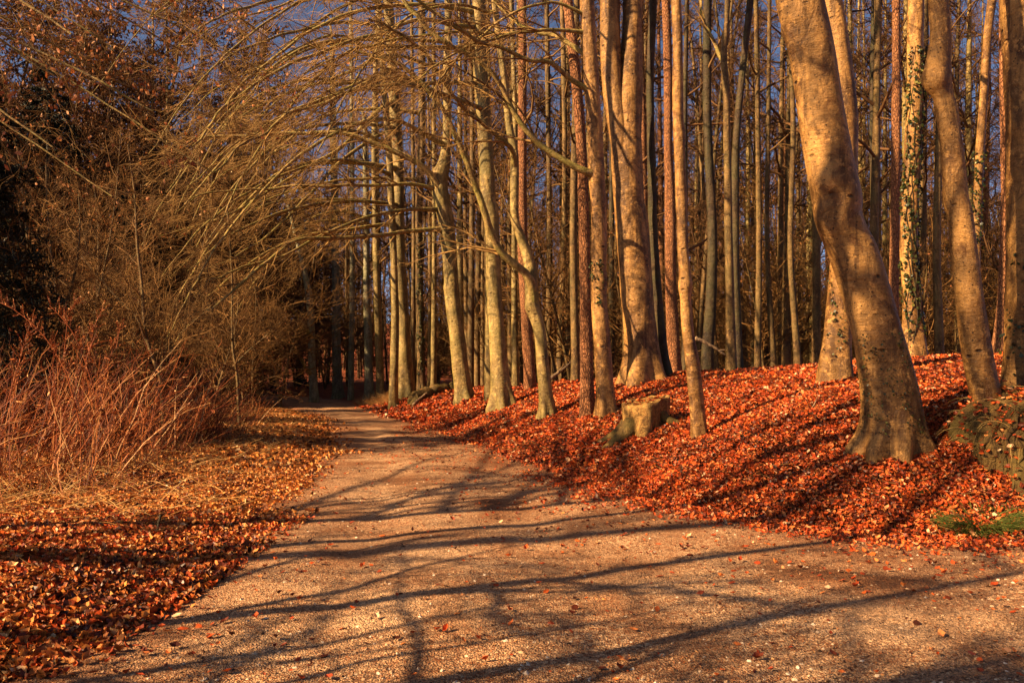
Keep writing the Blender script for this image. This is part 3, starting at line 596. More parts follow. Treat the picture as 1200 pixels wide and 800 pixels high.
traced('B', 'beech_tree', 'grey beech half hidden behind the massive leaning beech, one root sprawling left',
       [(972, -30, 20), (974, 0, 22), (984, 70, 24), (990, 150, 26), (988, 300, 30), (982, 380, 31), (978, 425, 34)], 'bark_warm', 21, flare=.35, fh=.5, lobes=4, sides=28, Yfix=15.0, ivy=(420, 300, 160, 3.3, 6, .05))
traced('E', 'beech_tree', 'pale trunk thickly covered in ivy between the leaning beech and the slender one',
       [(1071, -30, 18), (1071, 0, 18), (1070, 125, 18.5), (1066, 234, 19), (1065, 300, 19), (1069, 362, 21), (1071, 408, 25)], 'bark_warm', 20, Yfix=18.5, flare=.3, sides=26, ivy=(395, 60, 1500, 3.2, 6.6, .07, .9))
traced('F', 'pine_tree', 'straight reddish pine left of the ivy-covered trunk',
       [(1051, -30, 9), (1050, 0, 9), (1049, 125, 10), (1048, 234, 10), (1047, 330, 11), (1047, 408, 13)], 'pine', 22, Yfix=22, flare=.2, nb=10, reach=2.5, t0=.7)
traced('G', 'beech_tree', 'slim bent trunk with ivy low down, right of the slender kinked beech',
       [(1166, -40, 9), (1161, 0, 9.5), (1155, 47, 9), (1150, 125, 9), (1147, 172, 10), (1144, 240, 10), (1142, 320, 10.5), (1141, 408, 13)], 'bark_warm', 18, Yfix=17, flare=.25, ivy=(300, 180, 260, 3, 6.3, .06))
traced('Y', 'pine_tree', 'dark reddish trunk squeezed between the slender beech and the right edge',
       [(1178, -30, 10), (1178, 100, 11), (1179, 220, 12), (1177, 330, 13), (1174, 412, 18)], 'pine', 21, Yfix=16, flare=.4, nb=10, reach=2.5, t0=.7)
traced('U', 'beech_tree', 'slim beech forking into a V high up, right of the thin crooked beech',
       [(852, -40, 5), (851, 0, 6), (850, 30, 6), (847, 66, 8), (850, 110, 8), (851, 156, 8), (852, 200, 8.5), (853, 244, 9), (855, 330, 10), (857, 428, 13)], 'bark_slim', 19, flare=.3, Yfix=21, nb=12, reach=3, limbs=[
        dict(p=[(848, 78), (842, 66), (835, 50), (824, 26), (820, 0), (815, -30)], w=5, w1=3, dy=1, k=6)])
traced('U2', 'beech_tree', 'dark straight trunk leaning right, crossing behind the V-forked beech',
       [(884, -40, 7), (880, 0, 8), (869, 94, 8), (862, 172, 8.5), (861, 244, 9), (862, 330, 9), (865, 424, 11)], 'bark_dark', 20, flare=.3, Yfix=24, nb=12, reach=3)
traced('S', 'beech_tree', 'grey shaded trunk in the dark hollow, right of the low-branched tree',
       [(390, 60, 6), (391, 180, 8), (393, 300, 9), (394, 400, 10), (396, 462, 13)], 'bark_grey', 21, flare=.35, Yfix=58, nb=16, reach=4)
traced('Rr', 'beech_tree', 'pale low-branched tree with crooked arms beside the dark hollow at the path end',
       [(330, 215, 3), (345, 270, 5), (357, 320, 6.5), (363, 350, 8), (365, 385, 8), (366, 430, 9), (368, 464, 11)], 'bark_grey', 12, flare=.3, Yfix=50, nb=26, reach=4, t0=.5, limbs=[
        dict(p=[(366, 440), (358, 430), (348, 412), (337, 400), (322, 396), (300, 390)], w=5, w1=1.5, dy=-3, k=12),
        dict(p=[(365, 396), (358, 385), (345, 366), (325, 352), (300, 352)], w=6, w1=1.5, dy=-3, k=12)])
slim = [  # lesser trunks of the row: (px at top, px at base, py base, width, depth, material, label)
    (560, 573, 458, 9, 27, 'bark_pale', 'slim lit trunk close on the left of the smooth straight beech'),
    (612, 621, 446, 12, 27, 'pine', 'short-looking reddish trunk behind the forked beech'),
    (676, 675, 446, 9, 27, 'bark_slim', 'slim ivy-speckled trunk just left of the scaly red pine'),
    (657, 655, 440, 7, 33, 'bark_slim', 'slim straight trunk midway between the forked beech and the red pine'),
    (640, 641, 441, 7, 36, 'bark_slim', 'narrow trunk rising directly behind the forked beech'),
    (598, 604, 446, 7, 31, 'bark_pale', 'narrow trunk close on the right of the smooth straight beech'),
    (545, 548, 452, 5, 40, 'bark_slim', 'very thin stem between the curving beech and the smooth straight one'),
    (508, 508, 458, 6, 42, 'bark_pale', 'thin pale stem left of the curving pale beech'),
    (482, 483, 460, 5, 46, 'bark_slim', 'thin stem seen between the tall bend beech and the ivy-wrapped trunk'),
    (884, 888, 420, 7, 27, 'bark_slim', 'slim trunk right of the dark leaning trunk'),
    (900, 906, 418, 6, 30, 'bark_slim', 'second slim trunk right of the dark leaning trunk'),
    (922, 934, 416, 7, 26, 'bark_slim', 'slim trunk left of the massive leaning beech on the crest'),
    (1101, 1101, 410, 9, 26, 'bark_slim', 'trunk directly behind the slender kinked beech'),
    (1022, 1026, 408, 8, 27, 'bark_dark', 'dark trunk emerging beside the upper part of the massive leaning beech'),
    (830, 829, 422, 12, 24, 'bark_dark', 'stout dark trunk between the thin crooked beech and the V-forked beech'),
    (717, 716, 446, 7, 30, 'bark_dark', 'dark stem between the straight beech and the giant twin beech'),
    (410, 411, 462, 6, 54, 'bark_grey', 'thin grey stem left of the greyish brink beech'),
    (446, 446, 462, 8, 46, 'bark_pale', 'pale trunk behind the greyish brink beech'),
]
for j, (a, b_, by, w, Yd, mt, lab) in enumerate(slim):
    mid = (a + b_) / 2 + rng.normal() * 2
    traced('s%d' % j, 'beech_tree' if mt != 'pine' else 'pine_tree', lab, [(a, -30, w * .75), (mid + rng.normal() * 1.5, 140, w * .85), (mid + rng.normal() * 1.5, 290, w * .95), (b_, by, w * 1.2)], mt, rng.uniform(18, 23), Yfix=Yd, flare=.25, sides=14, nb=14, reach=2.8, t0=.4)

# more limbs of the row reaching out over the path and drooping to the left
def drape(key, n, py0, py1, r0, r1, dy0, dy1):
    base, Yd, C, Rr, root = TR[key]
    for i in range(n):
        py = py0 + (py1 - py0) * (i + rng.uniform(.1, .9)) / n; z = EYE + (HOR - py) / FX * Yd; j = int(np.argmin(np.abs(C[:, 2] - z))); px = 600 + C[j, 0] / C[j, 1] * FX; R = rng.uniform(r0, r1); sl = rng.uniform(.2, .8)
        pts = [(px, py), (px - .22 * R, py - rng.uniform(.0, .10) * R), (px - .5 * R, py + .02 * R), (px - .78 * R, py + .45 * sl * R), (px - R, py + sl * R)]
        P = limb_world(pts, C[j, 1], Yd + rng.uniform(dy0, dy1)); P[0] = C[j]; wd = min(Rr[j] * .5, rng.uniform(3.8, 5.8) / FX * Yd / 2)
        lm, tw, lf = limb_mesh(P, wd, .014, 14, 6, 2.4, .0062, .02); lo = lm.build('limb', M['limb'], root, off=base); tw.build('twigs', M['limb_twig'], lo, off=base)
        if lf.n: lf.build('dry_leaves', M['beech_leaf'], lo, off=base, smooth=False)
drape('Mm', 3, -20, 110, 220, 360, -9, -4); drape('N', 5, -30, 190, 240, 400, -11, -6); drape('O', 8, -60, 250, 220, 380, -18, -9); drape('O2', 6, -60, 230, 180, 340, -16, -7); drape('P', 5, -60, 220, 180, 320, -14, -4); drape('Q', 5, 150, 300, 120, 240, -16, -8); drape('L', 2, -10, 60, 200, 300, -6, -3); drape('J', 2, -10, 60, 150, 260, -4, 0)

# ------------------------------------------------------------------ trees deeper in the wood (copies of five grown trees)
def bare_proto(h, r, t0, n1, reach, seed, mat, wander=.25):
    C = trunk_line(h, (rng.normal() * .6, rng.normal() * .6), wander, 22, seed); f = np.linspace(0, 1, len(C)); Rr = r * (1 - .88 * f ** 1.15)
    full = smooth_path(np.column_stack([C, Rr]), 40); C, Rr = full[:, :3], full[:, 3]
    root = thing('forest_tree', 'slim bare tree', 'tree'); V, Q = ring_trunk(C, Rr, 10, .3, .3, 4, .04, seed=seed); m_ = MB(); m_.add(V, Q); m_.build('trunk', M[mat], root)
    cb = MB(); crown(cb, C, Rr, t0, n1, reach, l2=8, l3=6, rmin=.010, ang=(.6, 1.35), up=.05); cb.build('crown', M['twig_far'], root); return root
protos = [bare_proto(24, .15, .22, 30, 3.2, 1, 'bark_slim'), bare_proto(22, .12, .18, 30, 2.8, 2, 'bark_slim', .4), bare_proto(26, .20, .3, 30, 4.0, 3, 'bark_pale'),
          bare_proto(21, .10, .15, 30, 2.4, 4, 'bark_dark', .5), bare_proto(25, .17, .35, 26, 3.0, 5, 'pine', .15)]
KIND = ['slim brown trunk', 'thin wavy trunk', 'pale stout trunk', 'dark thin trunk', 'reddish pine trunk']
marks = sorted([(600 + v[2][45][0] / v[1] * FX, k) for k, v in TR.items() if not k.startswith('s')])
NM = dict(A='leaning beech', C='kinked beech', D='right-edge beech', T='crooked beech', J='limbed beech', K='red pine', L='forked beech', Mm='smooth beech',
          N='curving beech', O='bend beech', P='narrow ivied trunk', Q='grey brink beech', H='twin beech', U='V-forked beech', E='ivy-covered trunk', Rr='low-branched tree')
marks = [(600 + TR[k][0][0] / TR[k][1] * FX, k) for k in NM]; marks.sort()
taken = [(v[0][0], v[0][1]) for v in TR.values()]; spots = []
tries = 0
while len(spots) < 255 and tries < 20000:
    tries += 1
    y = 24 + 62 * rng.uniform() ** .75; px = rng.uniform(-60, 1260) if y > 52 else rng.uniform(400, 1260); x = (px - 600) / FX * y
    if x < xr(y) + (5.5 if y < 34 else 2.5) and not (y > 60 and x < xl(y) - 5): continue
    if any((x - a) ** 2 + (y - c) ** 2 < (1.1 + y * .008) ** 2 for a, c in taken): continue
    taken.append((x, y)); spots.append((x, y, 600 + x / y * FX))
while len(spots) < 255 + 26:
    y = rng.uniform(44, 84); px = rng.uniform(-40, 430); x = (px - 600) / FX * y
    if x > xl(y) - 1.5 and y < 70 or any((x - a) ** 2 + (y - c) ** 2 < 2.5 for a, c in taken): continue
    taken.append((x, y)); spots.append((x, y, px))
zone = {}
for x, y, px in spots:
    k = sum(1 for m_, _ in marks if m_ < px); zone.setdefault(k, []).append((x, y, px))
used = set()
ORD = ['first', 'second', 'third', 'fourth', 'fifth', 'sixth', 'seventh', 'eighth', 'ninth', 'tenth', 'eleventh', 'twelfth']
for k, lst in zone.items():
    lo = NM[marks[k - 1][1]] if k > 0 else None; hi = NM[marks[k][1]] if k < len(marks) else None
    where = f'between {lo} and {hi}' if lo and hi else (f'left of {hi}' if hi else f'right of {lo}')
    cnt = {}
    for (x, y, px) in sorted(lst, key=lambda q: q[2]):
        pi = int(rng.choice(5, p=[.32, .24, .16, .16, .12])); near = y < 46
        if near:
            cnt[pi] = cnt.get(pi, 0) + 1; lab = f'{ORD[min(cnt[pi] - 1, 11)]} {KIND[pi]} from left {where}'
        else: lab = f'{KIND[pi]} far back {where}'
        z = g1(x, y); rz = rng.uniform(0, 6.28); s = rng.uniform(.82, 1.15)
        if pi not in used:
            used.add(pi); o = protos[pi]; o.location = (x, y, z); o.rotation_euler.z = rz; o.scale = (s, s, s); o['label'] = lab; o['group'] = 'bare trees deeper in the wood'
        else: copy_tree(protos[pi], (x, y, z), rz, s, lab, 'bare trees deeper in the wood')

# distant wood: one mass beyond about 85 m
def lite(h, r, seed):
    C = trunk_line(h, (rng.normal(), rng.normal()), .4, 8, seed); Rr = r * (1 - .85 * np.linspace(0, 1, 8)); b = MB(); tubes(b, C, Rr, 5)
    S, D, t, _ = kids(C[None], 26, .12, .99, .5, 1.2); L = 4.2 * (1.1 - .6 * t) * rng.uniform(.6, 1.2, len(t)); A = grow(S, D, L, 4, .18, .05); tubes(b, A, taper(np.full(len(t), .05), np.full(len(t), .02), 5), 3)
    S, D, t, p = kids(A, 7, .2, 1, .4, 1.1); B = grow(S, D, L[p] * .4, 2, .2, .04); tubes(b, B, taper(np.full(len(p), .025), np.full(len(p), .015), 3), 3)
    return np.concatenate(b.v), np.concatenate(b.q)
lites = [lite(rng.uniform(19, 26), rng.uniform(.12, .22), 50 + i) for i in range(5)]; dw = MB()
for i in range(420):
    y = rng.uniform(86, 150); px = rng.uniform(-80, 1280); x = (px - 600) / FX * y; v, q = lites[i % 5]; a = rng.uniform(0, 6.28); s = rng.uniform(.8, 1.15)
    ca, sa = math.cos(a) * s, math.sin(a) * s; dw.add(np.stack([v[:, 0] * ca - v[:, 1] * sa + x, v[:, 0] * sa + v[:, 1] * ca + y, v[:, 2] * s + g1(x, y)], 1), q)
tag(dw.build('distant_wood', M['twig_far']), 'far bare woodland closing the view behind the tall trees', 'woodland', kind='stuff')

# ------------------------------------------------------------------ young beeches: understory and left-hand thicket
def young_proto(h, stems, n1, reach, nleaf, seed, l2=6, l3=6, rm=.006, tw='twig_gold', lsz=None, lm='beech_leaf'):
    root = thing('young_beech', 'young beech', 'tree'); tb, cb, lf = MB(), MB(), MB()
    for k in range(stems):
        C = trunk_line(h * rng.uniform(.75, 1.05), tuple(rng.normal(size=2) * h * .14), .25, 12, seed * 10 + k); C[:, :2] += rng.normal(size=2) * .15 * (stems > 1); Rr = (.012 + .008 * h) * (1 - .85 * np.linspace(0, 1, 12)) * (.8 if stems > 1 else 1)
        tubes(tb, C, Rr, 8); crown(cb, C, Rr, .12, n1, reach, l2=l2, l3=l3, rmin=rm, ang=(.7, 1.3), up=.03, leaf=lf, nleaf=nleaf, lsz=lsz)
    tb.build('trunk', M['bark_slim'], root); cb.build('crown', M[tw], root)
    if lf.n: lf.build('dry_leaves', M[lm], root, smooth=False)
    return root
yp = [young_proto(8.5, 2, 30, 3.4, .25, 1, 7, 5), young_proto(10.5, 2, 36, 4.0, .25, 2, 7, 5), young_proto(6, 1, 40, 3.0, .25, 3, 7, 5), young_proto(12.5, 1, 60, 4.6, .25, 4, 7, 5)]
yspots = []
LEFTY = [(-11.5, 26, 0), (-12.6, 24.5, 1), (-15.0, 31, 3), (-10.9, 24.2, 2), (-10.2, 29, 2), (-18.5, 34, 3), (-16.5, 41, 1), (-20, 40, 3), (-18.5, 48, 3), (-22, 46, 3), (-10.4, 18.2, 2), (-21, 52, 3), (-10.4, 33.5, 0), (-12.4, 36.5, 3), (-14.5, 44, 3), (-11.6, 42.5, 1), (-18, 54, 3), (-24, 58, 3), (-28, 60, 3), (-16, 46, 0), (-13.8, 46.5, 0), (-15.4, 52, 1), (-17, 57, 0), (-11, 66, 0), (-15, 68, 1)]
for (x, y, p) in LEFTY: yspots.append((x, y, p, 'L'))
n_ = 0
while n_ < 120:
    y = rng.uniform(30, 80); px = rng.uniform(420, 1250); x = (px - 600) / FX * y
    if x < xr(y) + 5: continue
    yspots.append((x, y, int(rng.choice([0, 1, 2, 2, 0])), 'R')); n_ += 1
BACK = [(-26, 40.5), (-31, 39), (-29, 43), (-23, 54), (-19.5, 55), (-31, 57), (-26.5, 51), (-28, 50), (-21, 56), (-26, 58), (-33, 52), (-38, 60), (-24, 66), (-30, 68), (-18.5, 73), (-22, 78), (-36, 76), (-15, 80), (-34, 42)]
for (x, y) in BACK: yspots.append((x, y, 4, 'B'))
yp.append(young_proto(17, 1, 90, 5.2, .9, 5, 9, 7, .009, 'twig_far', (.09, .15), 'brown_leaf'))
usedy = set(); cl = 0; zc = {}
for (x, y, p, side) in yspots:
    px = 600 + x / y * FX; z = g1(x, y); s = rng.uniform(.85, 1.2)
    if side == 'L' and y < 38: s = min(s, (-2 - x) * .74 / [8.5, 10.5, 6, 12.5, 17][p])
    if side == 'B' and px < 330: s *= 1.3 if y < 48 else 1.6
    rz = rng.uniform(0, 6.28)
    if side == 'L':
        cl += 1; kind = ['two-stemmed', 'tall two-stemmed', 'low bushy', 'tall slender'][p]
        lab = f'{kind} young beech with brown leaves in the left thicket'; grp = 'young beeches in the left thicket'
    elif side == 'B': lab, grp = ('tall brown-leaved beech behind the left thicket' if px < 330 else 'brown-leaved beech in the dark beyond the path end'), 'tall brown-leaved beeches on the left'
    else:
        k = sum(1 for m_, _ in marks if m_ < px); lo = NM[marks[k - 1][1]] if k > 0 else None; hi = NM[marks[k][1]] if k < len(marks) else None
        where = f'between {lo} and {hi}' if lo and hi else (f'left of {hi}' if hi else f'right of {lo}')
        lab = f'brown twiggy young beech {where}'; grp = 'young beeches under the tall trees'
    if p not in usedy:
        usedy.add(p); o = yp[p]; o.location = (x, y, z); o.rotation_euler.z = rz; o.scale = (s, s, s); o['label'] = lab; o['group'] = grp
    else: copy_tree(yp[p], (x, y, z), rz, s, lab, grp)

# saplings standing in the dry undergrowth
def sapling(label, stems, Yd, r0, k, reach, limbs=()):
    b0 = W(stems[0][0][0], stems[0][0][1], Yd); base = np.array([b0[0], b0[1], g1(b0[0], b0[1])]); root = thing('sapling', label, 'tree', tuple(base)); tb, cb = MB(), MB()
    for st in stems:
        pts = np.array([W(p[0], p[1], Yd) for p in st]); pts[0, 2] = min(pts[0, 2], base[2]) - .15 if st is stems[0] else pts[0, 2]
        P = smooth_path(pts, 26); Rr = np.linspace(r0, r0 * .3, 26) if st is stems[0] else np.linspace(r0 * .6, r0 * .2, 26); tubes(tb, P, Rr, 8)
        crown(cb, P, Rr, .2, k, reach, l2=6, l3=5, rmin=.0045, ang=(.5, 1.1), up=-.01, bias=np.array([.0, 0, .1]))
    tb.build('trunk', M['bark_slim'], root, off=base); cb.build('crown', M['twig_gold'], root, off=base)
sapling('crooked two-armed sapling rising from the red undergrowth', [[(194, 508), (190, 460), (187, 440), (178, 415), (170, 387), (166, 331), (161, 290), (158, 230), (150, 170)], [(186, 432), (175, 408), (160, 372), (147, 359), (120, 330), (95, 300)], [(187, 445), (193, 415), (206, 395), (219, 385), (247, 359)]], 16.5, .05, 16, 1.5)
sapling('thin upright sapling by the left verge at the path bend', [[(281, 475), (278, 440), (273, 409), (272, 370), (272, 331), (270, 290), (266, 240)], [(273, 430), (290, 412), (310, 395), (335, 372)]], 24, .055, 22, 1.7)

# ------------------------------------------------------------------ dark spruces
def spruce_proto(h, seed):
    root = thing('spruce_tree', 'spruce', 'tree'); tb, nb_ = MB(), MB(); C = trunk_line(h, (0, 0), .08, 10, seed); tubes(tb, C, np.linspace(.018 * h, .01, 10), 8)
    n1 = int(h * 16); z = rng.uniform(.04, .98, n1); a = rng.uniform(0, 6.28, n1); L = (h * .27) * (1 - z) ** .8 * rng.uniform(.7, 1.2, n1) + .2
    S = np.stack([np.zeros(n1), np.zeros(n1), z * h], 1); D = np.stack([np.cos(a), np.sin(a), -.12 + .3 * z], 1); A = grow(S, D, L, 6, .07, -.03); tubes(nb_, A, taper(np.full(n1, .02), np.full(n1, .006), 7), 3)
    S, D, t, p = kids(A, 16, .12, 1, .5, .9, bias=np.array([0, 0, -.7])); B = grow(S, D, np.clip(L[p] * .34, .15, .8) * (1.1 - .5 * t), 3, .1, -.08)
    # needle sprays: flat drooping blades along the side twigs
    m = len(B); S, D, t, _ = kids(B, 7, .05, 1, .6, 1.2); leaves(nb_, S, rng.normal(size=S.shape) + np.array([0, 0, .8]), rng.uniform(.12, .30, len(S)), .2, .3, simple=True)
    tb.build('trunk', M['bark_dark'], root); nb_.build('crown', M['spruce'], root, smooth=False); return root
sp = [spruce_proto(13, 1), spruce_proto(9, 2)]
SPR = [(-22.5, 36.5, 1, 1.0, 'dark spruce at the left edge behind the red undergrowth'), (-23.5, 38, 0, 1.2, 'tall dark spruce deep behind the left thicket'), (-18.3, 41, 1, 1.15, 'low dark spruce left of the path end'), (-20.5, 47, 0, 1.0, 'dark spruce behind the thin upright sapling'),
       (-22, 56, 0, 1.1, 'dark spruce behind the hollow at the path end'), (-26, 62, 0, 1.2, 'farthest dark spruce behind the path end'), (-10.9, 17.6, 1, .85, 'dark spruce at the left edge above the plumed reeds'), (-12.6, 16.6, 0, .62, 'narrow dark spruce crowding the left edge'), (-15.2, 14.4, 0, .85, 'unseen dark spruce added outside the left edge to shade those by the reeds'), (-13.6, 19.5, 0, .75, 'pointed dark spruce just behind the one above the reeds'), (-17.5, 24, 1, 1.05, 'second dark spruce from the left edge'),  # the one outside beside the reeds is added to shade its neighbours
       (-24, 44, 0, 1.35, 'great dark spruce behind the left thicket'), (-27, 52, 0, 1.15, 'tall dark spruce far behind the left thicket, leftmost'), (-24.5, 57, 0, 1.1, 'tall dark spruce far behind the left thicket, second from left'), (-29, 66, 0, 1.15, 'tall dark spruce far behind the left thicket, third from left'),
       (-22, 68, 0, 1.5, 'dark spruce filling the gap behind the path end'), (-26, 76, 0, 1.6, 'far dark spruce left of the path end'), (-19, 76, 0, 1.3, 'far dark spruce right behind the low-branched tree'), (-31, 82, 0, 1.7, 'farthest dark spruce left of the path end'), (-35, 70, 0, 1.2, 'far dark spruce at the left edge'),
       (-27, 30, 0, 1.2, 'unseen broad dark spruce added outside the left edge for shade'), (-21, 62, 1, 1.2, 'low spruce in the black hollow'), ]  # the broad one is added out of view to shade the left spruces
usedp = set()
for (x, y, p, s, lab) in SPR:
    z = g1(x, y) - .05
    if p not in usedp: usedp.add(p); o = sp[p]; o.location = (x, y, z); o.scale = (s, s, s); o['label'] = lab; o['group'] = 'dark spruces on the left'
    else: copy_tree(sp[p], (x, y, z), rng.uniform(0, 6.28), s, lab, 'dark spruces on the left')

# ------------------------------------------------------------------ overhanging beech at the top left, trunk outside the frame
def offtree(label, x, y, h, r, nb, reach, limbs=(), mat='bark_warm', t0=.35):
    base = np.array([x, y, g1(x, y)]); root = thing('beech_tree', label, 'tree', tuple(base)); C = trunk_line(h, (rng.normal() * .8, rng.normal() * .8), .3, 16, int(abs(x) * 10)) + base; Rr = r * (1 - .85 * np.linspace(0, 1, 16) ** 1.1)
    full = smooth_path(np.column_stack([C, Rr]), 50); C, Rr = full[:, :3], full[:, 3]
    V, Q = ring_trunk(C, Rr, 18, .4, .4, 5, .03, seed=3); m_ = MB(); m_.add(V, Q); m_.build('trunk', M[mat], root, off=base)
    cb = MB(); crown(cb, C, Rr, t0, nb, reach, l2=6, l3=5); cb.build('crown', M['twig'], root, off=base)
    for (pts, r0, r1, k, d, rc, lfn) in limbs:
        pts = np.array(pts, float); i0 = np.argmin(np.abs(C[:, 2] - pts[0][2] + .4)); P = smooth_path(np.vstack([C[i0], pts]), 34); lm, tw, lf = limb_mesh(P, r0, r1, k, d, rc, .0035, lfn, -.05, (.02, 0, 0))
        lo = lm.build('limb', M['limb'], root, off=base); tw.build('twigs', M['limb_twig'], lo, off=base)
        if lf.n: lf.build('dry_leaves', M['beech_leaf'], lo, off=base, smooth=False)
def hang(px0, py0, px1, py1, Ya, Yb): return [W(px0, py0, Ya), W(px0 * .6 + px1 * .4, py0 * .75 + py1 * .25 - 25, Ya * .6 + Yb * .4), W(px1, py1, Yb)]
offtree('beech outside the left edge whose leafy twigs hang across the upper left', -12.2, 4.6, 15, .16, 14, 4.2, t0=.6, limbs=[
    (hang(-200, -60, 90, 40, 9, 9.5), .05, .012, 15, 7, 2.0, .42), (hang(-200, 20, 180, 130, 10, 11), .05, .012, 16, 7, 2.0, .4), (hang(-150, -120, 260, -10, 10, 12), .05, .012, 18, 7, 2.2, .36),
    (hang(-250, 40, 60, 170, 9.5, 10), .045, .01, 13, 7, 1.9, .42), (hang(-150, -150, 380, -60, 11, 14), .05, .012, 18, 7, 2.6, .2), (hang(-200, -60, 140, 60, 13, 14), .05, .012, 16, 7, 2.6, .36), (hang(-200, -100, 210, 60, 12, 15), .05, .012, 18, 7, 2.4, .3), (hang(-220, -120, 120, 20, 11, 13), .05, .012, 18, 8, 2.4, .35), (hang(-220, -180, 200, -30, 12, 14), .05, .012, 18, 8, 2.6, .3), (hang(-240, -20, 150, 100, 12, 14), .05, .012, 18, 8, 2.4, .35), (hang(-220, -80, 330, 90, 14, 17), .05, .012, 20, 8, 2.6, .2), (hang(-260, -60, 60, 90, 10, 11), .04, .012, 16, 8, 2.0, .4),
    (hang(-250, 0, 250, 200, 14, 16), .05, .012, 18, 7, 2.4, .3), (hang(-200, -160, 300, 30, 13, 16), .05, .012, 18, 7, 2.6, .25), (hang(-250, 60, 130, 230, 13, 14), .05, .01, 14, 7, 2.2, .3)])
offtree('unseen tall slender beech added left, high limbs shading the leaning beech', -7.6, 5.0, 14, .10, 8, 2.6, t0=.7, limbs=[  # added out of frame, its limbs aimed to shade the leaning beech
    ([(-5.5, 5.8, 8.0), (-3, 6.6, 8.5), (-.5, 7.4, 8.2)], .10, .05, 9, 4, 1.1, 0), ([(-5.5, 5.6, 9.6), (-3.2, 6.4, 10.3), (-1, 7.0, 10.6)], .09, .04, 9, 4, 1.1, 0), ([(-5.2, 5.8, 6.9), (-3.4, 6.6, 7.1), (-1.8, 7.2, 7.3)], .08, .04, 8, 4, 1.0, 0), ([(-5.6, 5.4, 9.0), (-4, 5.6, 9.4), (-2, 6.2, 9.3)], .07, .04, 8, 4, 1.0, 0)])
for (x, y, h, r, lab) in [(-11, -1.5, 20, .28, 'beech outside the left edge casting streaks across the gravel'), (-15.5, -5, 22, .3, 'large beech behind the viewpoint on the left'), (-8.2, -5.5, 18, .22, 'slender beech behind the viewpoint on the left'), (-17.5, 1.5, 21, .3, 'beech further outside the left edge'), (-21, -10, 23, .32, 'stout beech well behind the viewpoint')]:
    offtree(lab, x, y, h, r, 40, 5.0, t0=.2)
for (x, y, h, lab) in [(-5.3, .2, 6, 'unseen low twiggy sapling added for shadow streaks, just behind the lower left corner'), (-5.6, -1.6, 7, 'unseen low twiggy sapling added for shadow streaks, behind the viewpoint'), (-6.4, 2.3, 6, 'unseen low twiggy sapling added for shadow streaks, outside the near left verge'), (-6.6, 3.2, 13, 'unseen slender beech added beside the viewpoint to cast streaks over the gravel'), (-5.8, 1.6, 10, 'unseen bare sapling added for shadow streaks, just outside the lower left corner'), (-7.4, .4, 11, 'unseen bushy bare sapling added for shadow streaks, left of the viewpoint'), (-6.0, -.6, 9, 'unseen small bare sapling added for shadow streaks, behind the viewpoint')]:
    offtree(lab, x, y, h, .05 + .004 * h, 20, 3.4, t0=.14)  # unseen trees added to throw thin shadow streaks on the gravel

# ------------------------------------------------------------------ dry undergrowth on the left
def stalks(n, x0, x1, y0, y1, h0, h1, lean, rad, mb, n_seg=5, dl=(.5, 99)):
    x, y = scatter(n, x0, x1, y0, y1); d = xl(y) - x; k = (d > dl[0]) & (d < dl[1]) & in_view(x, y, 120); x, y = x[k], y[k]; m = len(x)
    D = np.stack([rng.normal(size=m) * lean + .1, rng.normal(size=m) * lean, np.ones(m)], 1); L = rng.uniform(h0, h1, m)
    P = grow(np.stack([x, y, ground(x, y) - .03], 1), D, L, n_seg, .12, np.array([.05, 0, -.06])); tubes(mb, P, taper(np.full(m, rad), np.full(m, rad * .35), n_seg + 1), 3); return P
ug = MB()
P1 = stalks(1350, -14, -4.5, 11.2, 22, .8, 2.1, .5, .008, ug, dl=(2.3, 99))
P2 = stalks(900, -14, -5, 12.5, 20, 1.5, 2.4, .3, .008, ug, dl=(2.4, 99))
P3 = stalks(2600, -11, -3.5, 9.5, 20, .2, .7, .8, .004, ug, 4, dl=(1.8, 99))
P4 = stalks(1500, -13, -5.5, 18, 34, .5, 1.2, .45, .008, ug, dl=(1.9, 99))
for PP, k in ((P1, 2), (P2, 4)):
    S, D, t, p = kids(PP, k, .3, 1, .4, .9); tubes(ug, grow(S, D, rng.uniform(.12, .5, len(S)), 3, .2, -.05), taper(np.full(len(S), .0035), np.full(len(S), .0018), 4), 3)
    S, D, t, p = kids(PP, k, .35, 1, .4, 1.1); leaves(ug, S, rng.normal(size=S.shape), rng.uniform(.04, .12, len(S)), .16, .5)
tag(ug.build('dry_undergrowth', M['under'], smooth=False), 'tangled red-brown dry stalks and bracken filling the left verge', 'undergrowth', kind='stuff')
st = MB(); m = 14000; x, y = scatter(m, -11, -2.8, 8.5, 34, 1.1); d = xl(y) - x; k = (d > .3) & in_view(x, y) & (rng.uniform(size=m) < np.clip(d / 1.4, .05, 1)); x, y = x[k], y[k]; m = len(x); a = rng.uniform(0, 6.28, m)
P = grow(np.stack([x, y, ground(x, y) + .03], 1), np.stack([np.cos(a), np.sin(a), rng.uniform(0, .35, m)], 1), rng.uniform(.15, .75, m), 4, .1, -.03); tubes(st, P, taper(np.full(m, .0045), np.full(m, .002), 5), 3)
tag(st.build('dry_straw', M['grass_dry'], smooth=False), 'pale straw stems lying across the left verge', 'straw', kind='stuff')

